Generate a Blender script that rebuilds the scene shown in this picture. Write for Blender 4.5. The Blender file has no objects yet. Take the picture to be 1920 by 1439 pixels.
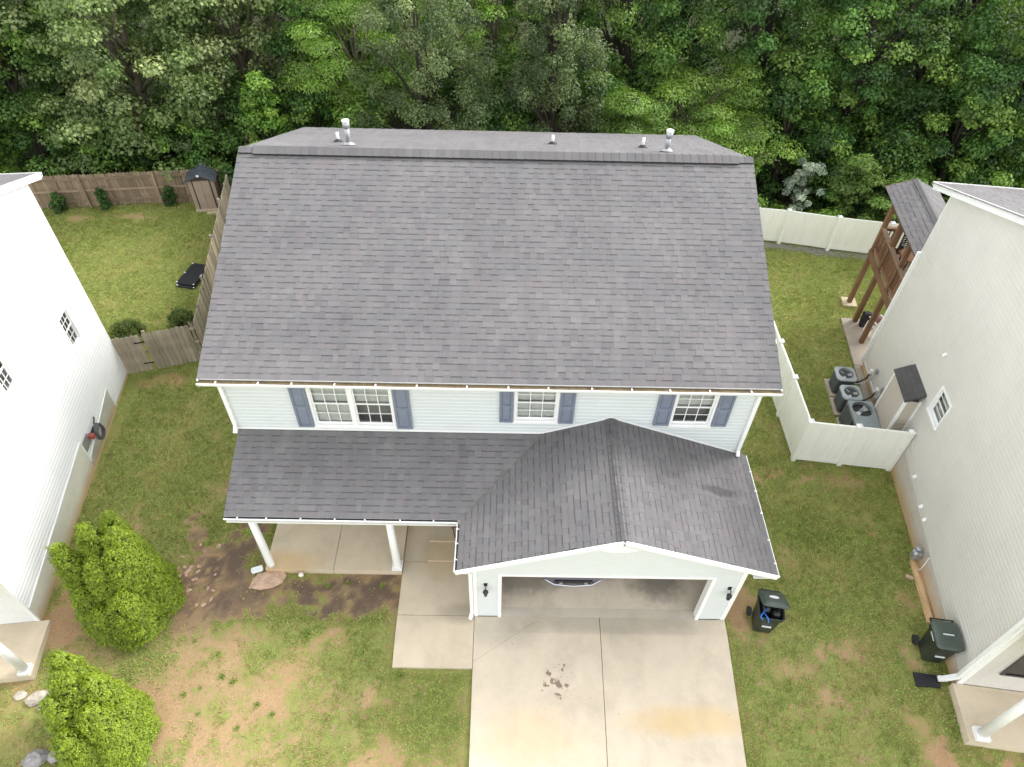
import bpy, math, random
import numpy as np
from mathutils import Matrix, Vector

random.seed(7)
RNG = np.random.default_rng(11)
scene = bpy.context.scene
COL = scene.collection
R = math.radians

# ------------------------------------------------------------------ camera
CAM = Vector((1.4993, -8.077, 17.1664))
PITCH, YAW, ROLL = 0.8157, 0.0134, 0.0276
fwd = Vector((math.sin(YAW) * math.cos(PITCH), math.cos(YAW) * math.cos(PITCH), -math.sin(PITCH)))
rgt0 = Vector((math.cos(YAW), -math.sin(YAW), 0))
up0 = rgt0.cross(fwd)
rgt = rgt0 * math.cos(ROLL) + up0 * math.sin(ROLL)
upv = up0 * math.cos(ROLL) - rgt0 * math.sin(ROLL)
cam = bpy.data.cameras.new('camera')
cam.sensor_width = 36.0
cam.lens = 36.0 * 1341.5 / 1920
cam.clip_start = 0.1
cam.clip_end = 2000
camo = bpy.data.objects.new('camera', cam)
COL.objects.link(camo)
camo.matrix_world = Matrix(((rgt.x, upv.x, -fwd.x, CAM.x), (rgt.y, upv.y, -fwd.y, CAM.y),
                            (rgt.z, upv.z, -fwd.z, CAM.z), (0, 0, 0, 1)))
scene.camera = camo

# ------------------------------------------------------------------ sky, sun, exposure
SUN_DIR = Vector((5.23, 3.17, 4.82)).normalized()        # towards the sun, from the house's shadow on the left wall
elev = math.asin(SUN_DIR.z)
azim = math.atan2(SUN_DIR.x, SUN_DIR.y)
world = bpy.data.worlds.new('World')
scene.world = world
world.use_nodes = True
wn = world.node_tree
wn.nodes.clear()
wo = wn.nodes.new('ShaderNodeOutputWorld')
wb = wn.nodes.new('ShaderNodeBackground')
sky = wn.nodes.new('ShaderNodeTexSky')
sky.sky_type = 'NISHITA'
sky.sun_disc = False
sky.sun_elevation = elev
sky.sun_rotation = azim
sky.air_density = 1.0
sky.dust_density = 1.5
sky.ozone_density = 1.0
hs = wn.nodes.new('ShaderNodeHueSaturation')
hs.inputs['Saturation'].default_value = 0.14             # thin bright cloud over the whole sky
wn.links.new(sky.outputs[0], hs.inputs['Color'])
wn.links.new(hs.outputs[0], wb.inputs[0])
wn.links.new(wb.outputs[0], wo.inputs[0])
wb.inputs[1].default_value = 0.15
sun = bpy.data.lights.new('sun', 'SUN')
sun.energy = 0.6
sun.angle = R(14)
sun.color = (1.0, 0.96, 0.90)
suno = bpy.data.objects.new('sun', sun)
COL.objects.link(suno)
suno.rotation_euler = (-SUN_DIR).to_track_quat('-Z', 'Y').to_euler()
suno.location = (20, 10, 30)
scene.view_settings.view_transform = 'Standard'
scene.view_settings.look = 'None'
scene.view_settings.exposure = 2.05
scene.view_settings.gamma = 1.0
scene.view_settings.use_curve_mapping = False
scene.render.engine = 'CYCLES'
scene.cycles.max_bounces = 6
scene.cycles.transparent_max_bounces = 8

# ------------------------------------------------------------------ materials
def srgb(r, g, b):
    f = lambda c: (c / 255 / 12.92) if c / 255 <= 0.04045 else ((c / 255 + 0.055) / 1.055) ** 2.4
    return (f(r), f(g), f(b))

class NT:
    def __init__(s, name):
        s.m = bpy.data.materials.new(name)
        s.m.use_nodes = True
        s.t = s.m.node_tree
        s.t.nodes.clear()
        s.out = s.t.nodes.new('ShaderNodeOutputMaterial')
        s.p = s.t.nodes.new('ShaderNodeBsdfPrincipled')
        s.t.links.new(s.p.outputs[0], s.out.inputs[0])
        s.geo = None
    def n(s, kind, **kw):
        nd = s.t.nodes.new(kind)
        for k, v in kw.items():
            setattr(nd, k, v)
        return nd
    def l(s, a, b):
        s.t.links.new(a, b)
    def pos(s):
        if s.geo is None:
            s.geo = s.n('ShaderNodeNewGeometry')
        return s.geo.outputs['Position']
    def noise(s, scale, detail=4, rough=0.6, vec=None, dist=0.0):
        nd = s.n('ShaderNodeTexNoise')
        nd.inputs['Scale'].default_value = scale
        nd.inputs['Detail'].default_value = detail
        nd.inputs['Roughness'].default_value = rough
        nd.inputs['Distortion'].default_value = dist
        s.l(vec if vec is not None else s.pos(), nd.inputs['Vector'])
        return nd.outputs['Fac']
    def ramp(s, fac, stops):
        nd = s.n('ShaderNodeValToRGB')
        e = nd.color_ramp.elements
        while len(e) < len(stops):
            e.new(0.5)
        for el, (p, c) in zip(e, stops):
            el.position = p
            el.color = (c[0], c[1], c[2], 1) if hasattr(c, '__len__') else (c, c, c, 1)
        s.l(fac, nd.inputs[0])
        return nd.outputs[0]
    def mix(s, fac, a, b, mode='MIX'):
        nd = s.n('ShaderNodeMix', data_type='RGBA', blend_type=mode)
        for sock, v in ((nd.inputs[0], fac), (nd.inputs[6], a), (nd.inputs[7], b)):
            if isinstance(v, (int, float)):
                sock.default_value = v
            elif isinstance(v, (tuple, list)):
                sock.default_value = (v[0], v[1], v[2], 1)
            else:
                s.l(v, sock)
        return nd.outputs[2]
    def math(s, op, a, b=0.0, c=0.0, clamp=False):
        nd = s.n('ShaderNodeMath', operation=op, use_clamp=clamp)
        for i, v in enumerate((a, b, c)):
            if isinstance(v, (int, float)):
                nd.inputs[i].default_value = v
            else:
                s.l(v, nd.inputs[i])
        return nd.outputs[0]
    def attr(s, name='tint'):
        nd = s.n('ShaderNodeAttribute')
        nd.attribute_name = name
        return nd
    def xyz(s):
        nd = s.n('ShaderNodeSeparateXYZ')
        s.l(s.pos(), nd.inputs[0])
        return nd.outputs
    def bump(s, h, strength=0.3, dist=0.02):
        nd = s.n('ShaderNodeBump')
        nd.inputs['Strength'].default_value = strength
        nd.inputs['Distance'].default_value = dist
        s.l(h, nd.inputs['Height'])
        s.l(nd.outputs[0], s.p.inputs['Normal'])
    def color(s, c):
        if isinstance(c, (tuple, list)):
            s.p.inputs['Base Color'].default_value = (c[0], c[1], c[2], 1)
        else:
            s.l(c, s.p.inputs['Base Color'])
    def rough(s, v):
        if isinstance(v, (int, float)):
            s.p.inputs['Roughness'].default_value = v
        else:
            s.l(v, s.p.inputs['Roughness'])

def plain(name, col, rough=0.6, var=0.12, scale=6.0, metal=0.0, bump=0.0, bscale=60.0, tint=False):
    m = NT(name)
    lo = tuple(max(0, c * (1 - var)) for c in col)
    hi = tuple(min(1, c * (1 + var)) for c in col)
    c = m.ramp(m.noise(scale, 5), [(0.3, lo), (0.7, hi)])
    if tint:
        c = m.mix(1.0, c, m.attr().outputs['Color'], 'MULTIPLY')
    m.color(c)
    m.rough(rough)
    m.p.inputs['Metallic'].default_value = metal
    if bump:
        m.bump(m.noise(bscale, 3), bump, 0.01)
    return m.m

M = {}
M['white'] = plain('white_trim', (0.80, 0.80, 0.78), 0.45, 0.04, 2)
M['soffit'] = plain('white_soffit', (0.74, 0.74, 0.72), 0.6, 0.04, 2)
def siding_mat(name, col, dirt):
    m = NT(name)
    c = m.ramp(m.noise(0.8, 5), [(0.3, tuple(x * .95 for x in col)), (0.7, tuple(min(1, x * 1.02) for x in col))])
    z = m.n('ShaderNodeMapping'); z.inputs['Scale'].default_value = (3, 3, .35)
    m.l(m.pos(), z.inputs[0])
    st = m.ramp(m.noise(1.5, 6, .7, z.outputs[0]), [(0.52, 0.0), (0.8, 1.0)])
    c = m.mix(m.math('MULTIPLY', st, dirt), c, tuple(x * .72 for x in col))
    m.color(c); m.rough(0.55)
    return m.m
M['siding'] = siding_mat('pale_siding', (0.60, 0.63, 0.625), .10)
M['siding_l'] = siding_mat('white_siding', (0.76, 0.76, 0.75), .15)
M['siding_b'] = siding_mat('tan_siding', (.47, .42, .35), .3)
M['siding_r'] = siding_mat('beige_siding', (0.585, 0.56, 0.51), .3)
M['shutter'] = plain('slate_blue_paint', srgb(116, 123, 138), 0.5, 0.10, 4)
M['roof_sheet'] = plain('roof_underlay', (0.06, 0.058, 0.06), 0.9, 0.1)
def shingle_mat():
    m = NT('asphalt_shingle')
    g = m.ramp(m.noise(55, 3, .8), [(0.25, .88), (0.75, 1.12)])
    big = m.ramp(m.noise(0.55, 4, .6), [(0.3, (.88, .88, .885)), (0.7, (1.09, 1.085, 1.07))])
    z = m.n('ShaderNodeMapping'); z.inputs['Scale'].default_value = (2.2, .18, .18)
    m.l(m.pos(), z.inputs[0])
    stk = m.ramp(m.noise(1.3, 5, .65, z.outputs[0]), [(0.35, .93), (0.65, 1.05)])
    c = m.mix(1.0, m.attr().outputs['Color'], g, 'MULTIPLY')
    c = m.mix(1.0, c, big, 'MULTIPLY')
    c = m.mix(1.0, c, stk, 'MULTIPLY')
    # ragged dark patch low on the right garage slope
    x, y, zz = m.xyz()
    dx = m.math('SUBTRACT', x, 6.55)
    dy = m.math('MULTIPLY', m.math('SUBTRACT', y, 1.66), 4.0)
    d = m.math('SQRT', m.math('ADD', m.math('MULTIPLY', dx, dx), m.math('MULTIPLY', dy, dy)))
    d = m.math('ADD', d, m.math('MULTIPLY', m.math('SUBTRACT', m.noise(2.2, 4), .5), 1.3))
    low = m.math('LESS_THAN', zz, 4.3)
    patch = m.math('MULTIPLY', m.ramp(d, [(0.35, 1.0), (0.62, 0.0)]), low)
    c = m.mix(m.math('MULTIPLY', patch, .55), c, (.045, .045, .05))
    m.color(c)
    m.rough(.92)
    m.p.inputs['Specular IOR Level'].default_value = .25
    m.bump(m.noise(140, 2), .5, .006)
    return m.m
M['shingle'] = shingle_mat()
def glass_mat():
    m = NT('window_glass')
    m.t.nodes.remove(m.p)
    tr = m.n('ShaderNodeBsdfTransparent'); tr.inputs[0].default_value = (.93, .95, .94, 1)
    gl = m.n('ShaderNodeBsdfGlossy'); gl.inputs['Roughness'].default_value = .03
    fr = m.n('ShaderNodeFresnel'); fr.inputs['IOR'].default_value = 1.5
    mx = m.n('ShaderNodeMixShader')
    m.l(m.math('ADD', m.math('MULTIPLY', fr.outputs[0], 1.2), .04, clamp=True), mx.inputs[0])
    m.l(tr.outputs[0], mx.inputs[1]); m.l(gl.outputs[0], mx.inputs[2])
    m.l(mx.outputs[0], m.out.inputs[0])
    return m.m
M['glass'] = glass_mat()
M['blind'] = plain('window_blind', (.80, .81, .77), .7, .03)
M['curtain'] = plain('grey_curtain', (.20, .19, .20), .8, .1)
M['screen'] = plain('insect_screen', (.13, .13, .13), .8, .1, 40)
M['room'] = plain('room_interior', (.34, .33, .31), .9, .1)
def concrete_mat(name, col, stain=0, mud=False, dirt=.25, orange=None):
    m = NT(name)
    c = m.ramp(m.noise(1.1, 6, .65), [(0.28, tuple(x * .84 for x in col)), (0.5, col), (0.75, tuple(min(1, x * 1.1) for x in col))])
    fine = m.ramp(m.noise(45, 3, .7), [(0.3, .94), (0.7, 1.05)])
    c = m.mix(1.0, c, fine, 'MULTIPLY')
    blot = m.ramp(m.noise(.65, 5, .7, dist=.6), [(0.5, 0.0), (0.72, 1.0)])
    c = m.mix(m.math('MULTIPLY', blot, dirt), c, (col[0] * .62, col[1] * .58, col[2] * .5))
    if stain:
        x, y, z = m.xyz()
        def ell(cx, cy, rx, ry, k, col2, amt, c):
            dx = m.math('DIVIDE', m.math('SUBTRACT', x, cx), rx)
            dy = m.math('DIVIDE', m.math('SUBTRACT', y, cy), ry)
            d = m.math('SQRT', m.math('ADD', m.math('MULTIPLY', dx, dx), m.math('MULTIPLY', dy, dy)))
            d = m.math('ADD', d, m.math('MULTIPLY', m.math('SUBTRACT', m.noise(1.6, 5, .7), .5), k))
            f = m.ramp(d, [(0.45, 1.0), (1.0, 0.0)])
            return m.mix(m.math('MULTIPLY', f, amt), c, col2)
        if stain == 1:
            c = ell(6.0, -2.35, 1.9, .42, .9, (.62, .43, .18), .55, c)
            c = ell(2.3, -2.7, 1.5, .8, 1.2, (.62, .42, .22), .38, c)
            c = ell(4.4, -4.2, 3.0, .7, 1.2, (.60, .42, .22), .3, c)
            c = ell(1.4, -.35, 1.3, .5, 1.0, (.30, .28, .23), .35, c)
            c = ell(4.4, -.15, 3.0, .35, .8, (.28, .26, .22), .35, c)
            # faint wheel marks and scattered specks
            for cx in (1.75, 3.15, 4.85, 6.2):
                dxw = m.math('ABSOLUTE', m.math('SUBTRACT', m.math('ADD', x, m.math('MULTIPLY', m.math('SUBTRACT', m.noise(.5, 2), .5), .5)), cx))
                wm_ = m.math('MULTIPLY', m.ramp(dxw, [(0.08, 1.0), (.24, 0.0)]), m.ramp(m.noise(2.3, 5, .75), [(0.42, 0.0), (.7, 1.0)]))
                c = m.mix(m.math('MULTIPLY', wm_, .22), c, (.28, .25, .20))
            spk = m.ramp(m.noise(11, 2, .5), [(0.735, 0.0), (0.76, 1.0)])
            c = m.mix(m.math('MULTIPLY', spk, .55), c, (.20, .16, .11))
            # thrown mud
            dx = m.math('SUBTRACT', x, 2.83); dy = m.math('SUBTRACT', y, -1.55)
            d = m.math('SQRT', m.math('ADD', m.math('MULTIPLY', dx, dx), m.math('MULTIPLY', dy, dy)))
            fall = m.ramp(d, [(0.0, 1.0), (.30, .86), (.85, 0.0)])
            sp = m.ramp(m.math('MULTIPLY', m.noise(6.5, 4, .6), m.math('ADD', .55, m.math('MULTIPLY', fall, .52))),
                        [(0.55, 0.0), (0.61, 1.0)])
            sp = m.math('MULTIPLY', sp, m.math('GREATER_THAN', fall, .02))
            c = m.mix(m.math('MULTIPLY', sp, .85), c, (.17, .115, .085))
            # hairline crack
            t = m.math('SUBTRACT', m.math('SUBTRACT', y, -1.05), m.math('MULTIPLY', m.math('SUBTRACT', x, .91), .63))
            t = m.math('ABSOLUTE', m.math('ADD', t, m.math('MULTIPLY', m.math('SUBTRACT', m.noise(3.5, 3), .5), .10)))
            ck = m.math('MULTIPLY', m.math('LESS_THAN', t, .007), m.math('LESS_THAN', x, 2.4))
            c = m.mix(m.math('MULTIPLY', ck, .45), c, (.12, .11, .10))
        if stain == 2:
            c = ell(-4.6, 1.3, 1.6, .5, .8, (.55, .36, .15), .55, c)
            c = ell(-1.5, 2.8, 1.0, .8, .8, (.42, .30, .17), .4, c)
            c = ell(0.0, 1.6, .9, .8, .9, (.45, .32, .16), .45, c)
            c = ell(0.5, 0.05, .8, .35, .6, (.30, .25, .18), .5, c)
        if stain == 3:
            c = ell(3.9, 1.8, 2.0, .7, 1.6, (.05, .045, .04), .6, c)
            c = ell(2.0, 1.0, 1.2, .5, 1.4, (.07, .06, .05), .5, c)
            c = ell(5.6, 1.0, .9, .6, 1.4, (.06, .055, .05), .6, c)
    if orange is not None:
        x, y, z = m.xyz()
        h = m.math('ADD', z, m.math('MULTIPLY', m.math('SUBTRACT', m.noise(1.4, 5, .7), .5), orange * .9))
        f = m.ramp(m.math('DIVIDE', h, orange), [(0.15, 1.0), (1.0, 0.0)])
        c = m.mix(m.math('MULTIPLY', f, .8), c, (.50, .31, .13))
    m.color(c); m.rough(.85)
    m.bump(m.noise(90, 3), .25, .006)
    return m.m
M['concrete'] = concrete_mat('driveway_concrete', (.585, .50, .38), 1)
M['concrete_walk'] = concrete_mat('walk_concrete', (.58, .49, .36), 2, dirt=.3)
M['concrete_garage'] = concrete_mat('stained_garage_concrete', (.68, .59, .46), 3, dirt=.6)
M['concrete_sill'] = concrete_mat('door_sill_concrete', (.58, .52, .42), 0, dirt=.25)
M['concrete_plain'] = concrete_mat('patio_concrete', (.36, .31, .25), 0, dirt=.4)
M['foundation'] = concrete_mat('painted_foundation', (.50, .46, .405), 0, dirt=.15, orange=.55)
M['foundation_low'] = concrete_mat('stained_foundation', (.62, .60, .50), 0, dirt=.2, orange=.42)
M['debris'] = plain('gutter_debris', (.16, .12, .065), .95, .35, 9)
M['litter'] = plain('dry_leaf_litter', (.17, .14, .10), .95, .3, 9)
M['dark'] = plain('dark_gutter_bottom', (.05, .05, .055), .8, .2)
def wood_mat(name, a, b, tint=True):
    m = NT(name)
    mp = m.n('ShaderNodeMapping'); mp.inputs['Scale'].default_value = (9, 9, .7)
    tc = m.n('ShaderNodeTexCoord'); m.l(tc.outputs['Object'], mp.inputs[0])
    g = m.noise(2.5, 6, .7, mp.outputs[0])
    c = m.ramp(g, [(0.3, a), (0.7, b)])
    blot = m.ramp(m.noise(1.1, 4), [(0.35, .78), (.7, 1.12)])
    c = m.mix(1.0, c, blot, 'MULTIPLY')
    if tint:
        oi = m.n('ShaderNodeObjectInfo')
        c = m.mix(1.0, c, m.ramp(oi.outputs['Random'], [(0.0, .72), (1.0, 1.22)]), 'MULTIPLY')
    m.color(c); m.rough(.9)
    m.bump(g, .3, .01)
    return m.m
M['wood_fence'] = wood_mat('weathered_fence_wood', (.20, .14, .09), (.38, .29, .20))
M['wood_gate'] = wood_mat('greyed_fence_wood', (.25, .20, .145), (.47, .40, .30))
M['wood_deck'] = wood_mat('stained_deck_wood', (.15, .075, .035), (.27, .145, .075))
M['wood_rail'] = wood_mat('tan_deck_rail', (.30, .21, .13), (.42, .31, .20))
M['lumber'] = wood_mat('fresh_lumber', (.45, .30, .15), (.62, .44, .24))
def vinyl_mat():
    m = NT('white_vinyl')
    mp = m.n('ShaderNodeMapping'); mp.inputs['Scale'].default_value = (4, 4, .5)
    m.l(m.pos(), mp.inputs[0])
    a = m.ramp(m.noise(1.6, 6, .7, mp.outputs[0]), [(0.45, 0.0), (0.78, 1.0)])
    c = m.mix(m.math('MULTIPLY', a, .5), (.85, .845, .78), (.68, .69, .55))
    m.color(c); m.rough(.45)
    return m.m
M['vinyl'] = vinyl_mat()
M['metal'] = plain('galvanised_metal', (.40, .41, .42), .45, .15, 12, .6)
M['metal_white'] = plain('bright_vent_cap', (.66, .66, .66), .35, .05, 12, .3)
M['pvc'] = plain('white_pvc', (.80, .79, .76), .4, .04)
M['rubber'] = plain('black_rubber', (.02, .02, .022), .75, .2)
M['black_metal'] = plain('black_lantern_metal', (.03, .03, .035), .4, .2, 20, .4)
M['bin'] = plain('dark_green_plastic', (.022, .030, .024), .42, .2, 5, 0, .1, 120)
M['bin_lid'] = plain('green_lid_plastic', (.055, .075, .060), .42, .18, 5, 0, .1, 120)
M['bag'] = plain('black_bin_bag', (.012, .012, .014), .25, .3, 15, 0, 1.0, 18)
M['blue'] = plain('blue_drawstring', (.03, .17, .58), .5, .1)
M['label'] = plain('white_label', (.78, .79, .80), .5, .03)
M['ac_side'] = plain('grey_ac_cabinet', (.24, .275, .28), .5, .1, 8)
M['ac_louver'] = plain('dark_grey_louver', (.10, .11, .115), .5, .1, 8)
M['ac_top'] = plain('pale_ac_top', (.36, .39, .40), .45, .08, 8)
M['ac_dark'] = plain('dark_ac_grille', (.03, .03, .03), .6, .2, 30)
M['ac_pad'] = plain('tan_ac_pad', (.45, .38, .28), .9, .15)
M['fan'] = plain('fan_blade_metal', (.55, .54, .55), .35, .1, 20, .6)
M['shed_wall'] = plain('taupe_shed_resin', (.36, .275, .215), .6, .08, 4)
M['shed_trim'] = plain('dark_shed_trim', (.045, .035, .03), .6, .1)
M['shed_roof'] = plain('charcoal_shed_roof', (.075, .085, .10), .5, .15, 8)
M['tan_block'] = plain('tan_timber', (.50, .42, .28), .8, .12)
M['black_plastic'] = plain('black_plastic', (.016, .016, .02), .4, .2)
M['stone'] = plain('pale_field_stone', (.45, .40, .33), .9, .28, 7, 0, .5, 25)
M['stone_grey'] = plain('grey_field_stone', (.30, .28, .27), .9, .28, 7, 0, .5, 25)
M['clay'] = plain('pinkish_clay', (.48, .33, .23), .95, .25, 9, 0, .6, 40)
M['bark'] = plain('tree_bark', (.035, .028, .020), .95, .35, 12, 0, .8, 30)
M['bark_pale'] = plain('pale_tree_bark', (.12, .10, .07), .95, .3, 12, 0, .8, 30)
M['car'] = plain('lilac_grey_car_paint', (.17, .15, .18), .22, .04, 3, .3)
M['car_glass'] = plain('dark_car_glass', (.02, .02, .025), .05, .1)
M['chrome'] = plain('car_silver_trim', (.5, .52, .56), .2, .05, 3, .8)
M['plasterboard'] = plain('garage_plasterboard', (.5, .5, .48), .8, .05)
M['chair_white'] = plain('white_plastic', (.78, .77, .74), .4, .04)
M['terracotta'] = plain('red_plastic', (.30, .07, .06), .5, .1)
M['hose'] = plain('grey_hose', (.09, .09, .10), .5, .2)
M['copper_black'] = plain('black_pipe_insulation', (.03, .027, .025), .8, .2)
M['door'] = plain('dark_front_door', (.06, .05, .06), .5, .1)
M['ball'] = plain('cream_ball', (.74, .70, .60), .5, .05)
M['fabric'] = plain('mauve_cloth', (.30, .16, .16), .9, .2)

def leaf_mat(name, trans=.3, rough=.5):
    m = NT(name)
    a = m.attr().outputs['Color']
    m.color(a); m.rough(rough)
    m.p.inputs['Specular IOR Level'].default_value = .35
    tl = m.n('ShaderNodeBsdfTranslucent')
    m.l(m.mix(1.0, a, (1.15, 1.25, .55), 'MULTIPLY'), tl.inputs[0])
    mx = m.n('ShaderNodeMixShader'); mx.inputs[0].default_value = trans
    m.l(m.p.outputs[0], mx.inputs[1]); m.l(tl.outputs[0], mx.inputs[2])
    m.l(mx.outputs[0], m.out.inputs[0])
    return m.m
M['leaf'] = leaf_mat('leaf')
M['grass'] = leaf_mat('grass_blade', .2, .7)
M['core'] = plain('inner_shade', (.040, .058, .012), .95, .3)  # dark green that stands in for the shade inside the evergreens

def ground_mat():
    m = NT('lawn_and_soil')
    a = m.attr('cover')
    sep = m.n('ShaderNodeSeparateColor'); m.l(a.outputs['Color'], sep.inputs[0])
    dens, clay, mulch = sep.outputs[0], sep.outputs[1], sep.outputs[2]
    n1 = m.noise(2.6, 6, .75, dist=.3)
    n2 = m.noise(22, 4, .75)
    n3 = m.noise(75, 3, .7)
    n4 = m.noise(7.5, 4, .7)
    v = m.math('ADD', dens, m.math('MULTIPLY', m.math('SUBTRACT', n1, .5), .9))
    v = m.math('ADD', v, m.math('MULTIPLY', m.math('SUBTRACT', n2, .5), 1.1))
    v = m.math('ADD', v, m.math('MULTIPLY', m.math('SUBTRACT', n4, .5), 1.1))
    gmask = m.ramp(v, [(0.36, 0.0), (0.62, 1.0)])
    green = m.ramp(n2, [(0.25, (.135, .170, .040)), (0.55, (.225, .255, .072)), (0.8, (.33, .32, .11))])
    dry = m.ramp(m.noise(1.0, 5, .7), [(0.42, 0.0), (0.68, 1.0)])
    green = m.mix(1.0, green, m.ramp(n4, [(0.3, .72), (0.7, 1.3)]), 'MULTIPLY')
    green = m.mix(m.math('MULTIPLY', dry, .5), green, (.37, .275, .120))
    soil = m.ramp(n2, [(0.25, (.28, .190, .100)), (0.55, (.40, .285, .155)), (0.8, (.49, .370, .215))])
    red = m.ramp(n2, [(0.25, (.34, .185, .095)), (0.75, (.48, .285, .165))])
    soil = m.mix(clay, soil, red)
    mul = m.ramp(n3, [(0.3, (.095, .066, .049)), (0.7, (.20, .145, .105))])
    soil = m.mix(mulch, soil, mul)
    c = m.mix(gmask, soil, green)
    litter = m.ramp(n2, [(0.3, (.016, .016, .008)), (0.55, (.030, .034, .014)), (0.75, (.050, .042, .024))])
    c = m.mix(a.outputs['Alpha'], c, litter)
    m.color(c); m.rough(.95)
    m.p.inputs['Specular IOR Level'].default_value = .1
    m.bump(m.math('ADD', m.math('MULTIPLY', n2, .7), m.math('MULTIPLY', n3, .5)), .6, .03)
    return m.m
M['ground'] = ground_mat()
M['gravel'] = plain('grey_gravel', (.26, .24, .22), .9, .35, 30)

# ------------------------------------------------------------------ builders
class MB:
    def __init__(s):
        s.v = []; s.f = []; s.t = []
    def quad(s, a, b, c, d, tint=None):
        k = len(s.v); s.v += [tuple(a), tuple(b), tuple(c), tuple(d)]; s.f.append((k, k + 1, k + 2, k + 3)); s.t.append(tint)
        return s
    def poly(s, pts, tint=None):
        k = len(s.v); s.v += [tuple(p) for p in pts]; s.f.append(tuple(range(k, k + len(pts)))); s.t.append(tint)
        return s
    def box(s, x0, x1, y0, y1, z0, z1):
        return s.hexa([(x0, y0, z0), (x1, y0, z0), (x1, y1, z0), (x0, y1, z0)], [(x0, y0, z1), (x1, y0, z1), (x1, y1, z1), (x0, y1, z1)])
    def hexa(s, lo, hi):
        k = len(s.v); n = len(lo)
        s.v += [tuple(p) for p in lo] + [tuple(p) for p in hi]
        s.f.append(tuple(k + i for i in reversed(range(n)))); s.f.append(tuple(k + n + i for i in range(n)))
        for i in range(n):
            j = (i + 1) % n
            s.f.append((k + i, k + j, k + n + j, k + n + i))
        s.t += [None] * (n + 2)
        return s
    def bar(s, a, b, w, h=None, up=(0, 0, 1)):
        a = Vector(a); b = Vector(b); h = w if h is None else h
        d = (b - a).normalized(); u = Vector(up)
        if abs(d.dot(u)) > .98: u = Vector((0, 1, 0))
        x = d.cross(u).normalized(); y = x.cross(d)
        o = [x * (-w / 2) + y * (-h / 2), x * (w / 2) + y * (-h / 2), x * (w / 2) + y * (h / 2), x * (-w / 2) + y * (h / 2)]
        return s.hexa([a + q for q in o], [b + q for q in o])
    def tube(s, pts, rad, n=8, cap=True):
        pts = [Vector(p) for p in pts]
        rad = rad if hasattr(rad, '__len__') else [rad] * len(pts)
        rings = []; px = None
        for i, p in enumerate(pts):
            d = (pts[min(i + 1, len(pts) - 1)] - pts[max(i - 1, 0)]).normalized()
            if px is None:
                u = Vector((0, 0, 1)) if abs(d.z) < .9 else Vector((1, 0, 0))
                px = d.cross(u).normalized()
            else:
                px = (px - d * px.dot(d)).normalized()
            py = d.cross(px)
            k = len(s.v)
            for j in range(n):
                a = 2 * math.pi * j / n
                s.v.append(tuple(p + (px * math.cos(a) + py * math.sin(a)) * rad[i]))
            rings.append(k)
        for a, b in zip(rings, rings[1:]):
            for j in range(n):
                s.f.append((a + j, a + (j + 1) % n, b + (j + 1) % n, b + j)); s.t.append(None)
        if cap:
            s.f.append(tuple(rings[0] + j for j in reversed(range(n)))); s.f.append(tuple(rings[-1] + j for j in range(n))); s.t += [None, None]
        return s
    def loft(s, rings, cap=True):
        n = len(rings[0]); ks = []
        for r in rings:
            ks.append(len(s.v)); s.v += [tuple(p) for p in r]
        for a, b in zip(ks, ks[1:]):
            for j in range(n):
                s.f.append((a + j, a + (j + 1) % n, b + (j + 1) % n, b + j)); s.t.append(None)
        if cap:
            s.f.append(tuple(ks[0] + j for j in reversed(range(n)))); s.f.append(tuple(ks[-1] + j for j in range(n))); s.t += [None, None]
        return s
    def mesh(s, name, mat, smooth=False):
        me = bpy.data.meshes.new(name)
        me.from_pydata(s.v, [], s.f)
        if any(t is not None for t in s.t):
            at = me.attributes.new('tint', 'FLOAT_COLOR', 'FACE')
            at.data.foreach_set('color', np.array([(t or (1, 1, 1)) + (1,) for t in s.t], dtype=np.float32).ravel())
        if smooth:
            me.polygons.foreach_set('use_smooth', [True] * len(me.polygons))
        me.materials.append(M[mat] if isinstance(mat, str) else mat)
        me.update()
        return me
    def build(s, name, mat, parent=None, smooth=False, **props):
        return link(name, s.mesh(name, mat, smooth), parent, **props)

def link(name, me, parent=None, loc=None, rot=None, mtx=None, **props):
    o = bpy.data.objects.new(name, me)
    COL.objects.link(o)
    if parent is not None: o.parent = parent
    if loc is not None: o.location = loc
    if rot is not None: o.rotation_euler = rot
    if mtx is not None: o.matrix_local = mtx
    for k, v in props.items(): o[k] = v
    return o

def thing(name, label, cat, loc=(0, 0, 0), rotz=0.0, group=None, kind=None):
    o = bpy.data.objects.new(name, None)
    COL.objects.link(o)
    o.empty_display_size = .3
    o.location = loc; o.rotation_euler = (0, 0, rotz)
    o['label'] = label; o['category'] = cat
    if group: o['group'] = group
    if kind: o['kind'] = kind
    return o

def tag(o, label, cat, group=None, kind=None):
    o['label'] = label; o['category'] = cat
    if group: o['group'] = group
    if kind: o['kind'] = kind
    return o

def copy_tree(o, parent=None):
    c = o.copy(); COL.objects.link(c); c.parent = parent
    for ch in list(o.children): copy_tree(ch, c)
    return c

def rrect(w, d, r, z, cx=0, cy=0, n=4):
    pts = []
    for sx, sy, a0 in ((1, 1, 0), (-1, 1, 90), (-1, -1, 180), (1, -1, 270)):
        for k in range(n + 1):
            a = R(a0 + 90 * k / n)
            pts.append((cx + sx * (w / 2 - r) + r * math.cos(a), cy + sy * (d / 2 - r) + r * math.sin(a), z))
    return pts

def perim(w, d, z, n=40):
    """points evenly spread by angle round a rectangle"""
    out = []
    for k in range(n):
        a = 2 * math.pi * k / n; c, s_ = math.cos(a), math.sin(a)
        t_ = min(w / 2 / abs(c) if abs(c) > 1e-6 else 1e9, d / 2 / abs(s_) if abs(s_) > 1e-6 else 1e9)
        out.append((c * t_, s_ * t_, z))
    return out

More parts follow.
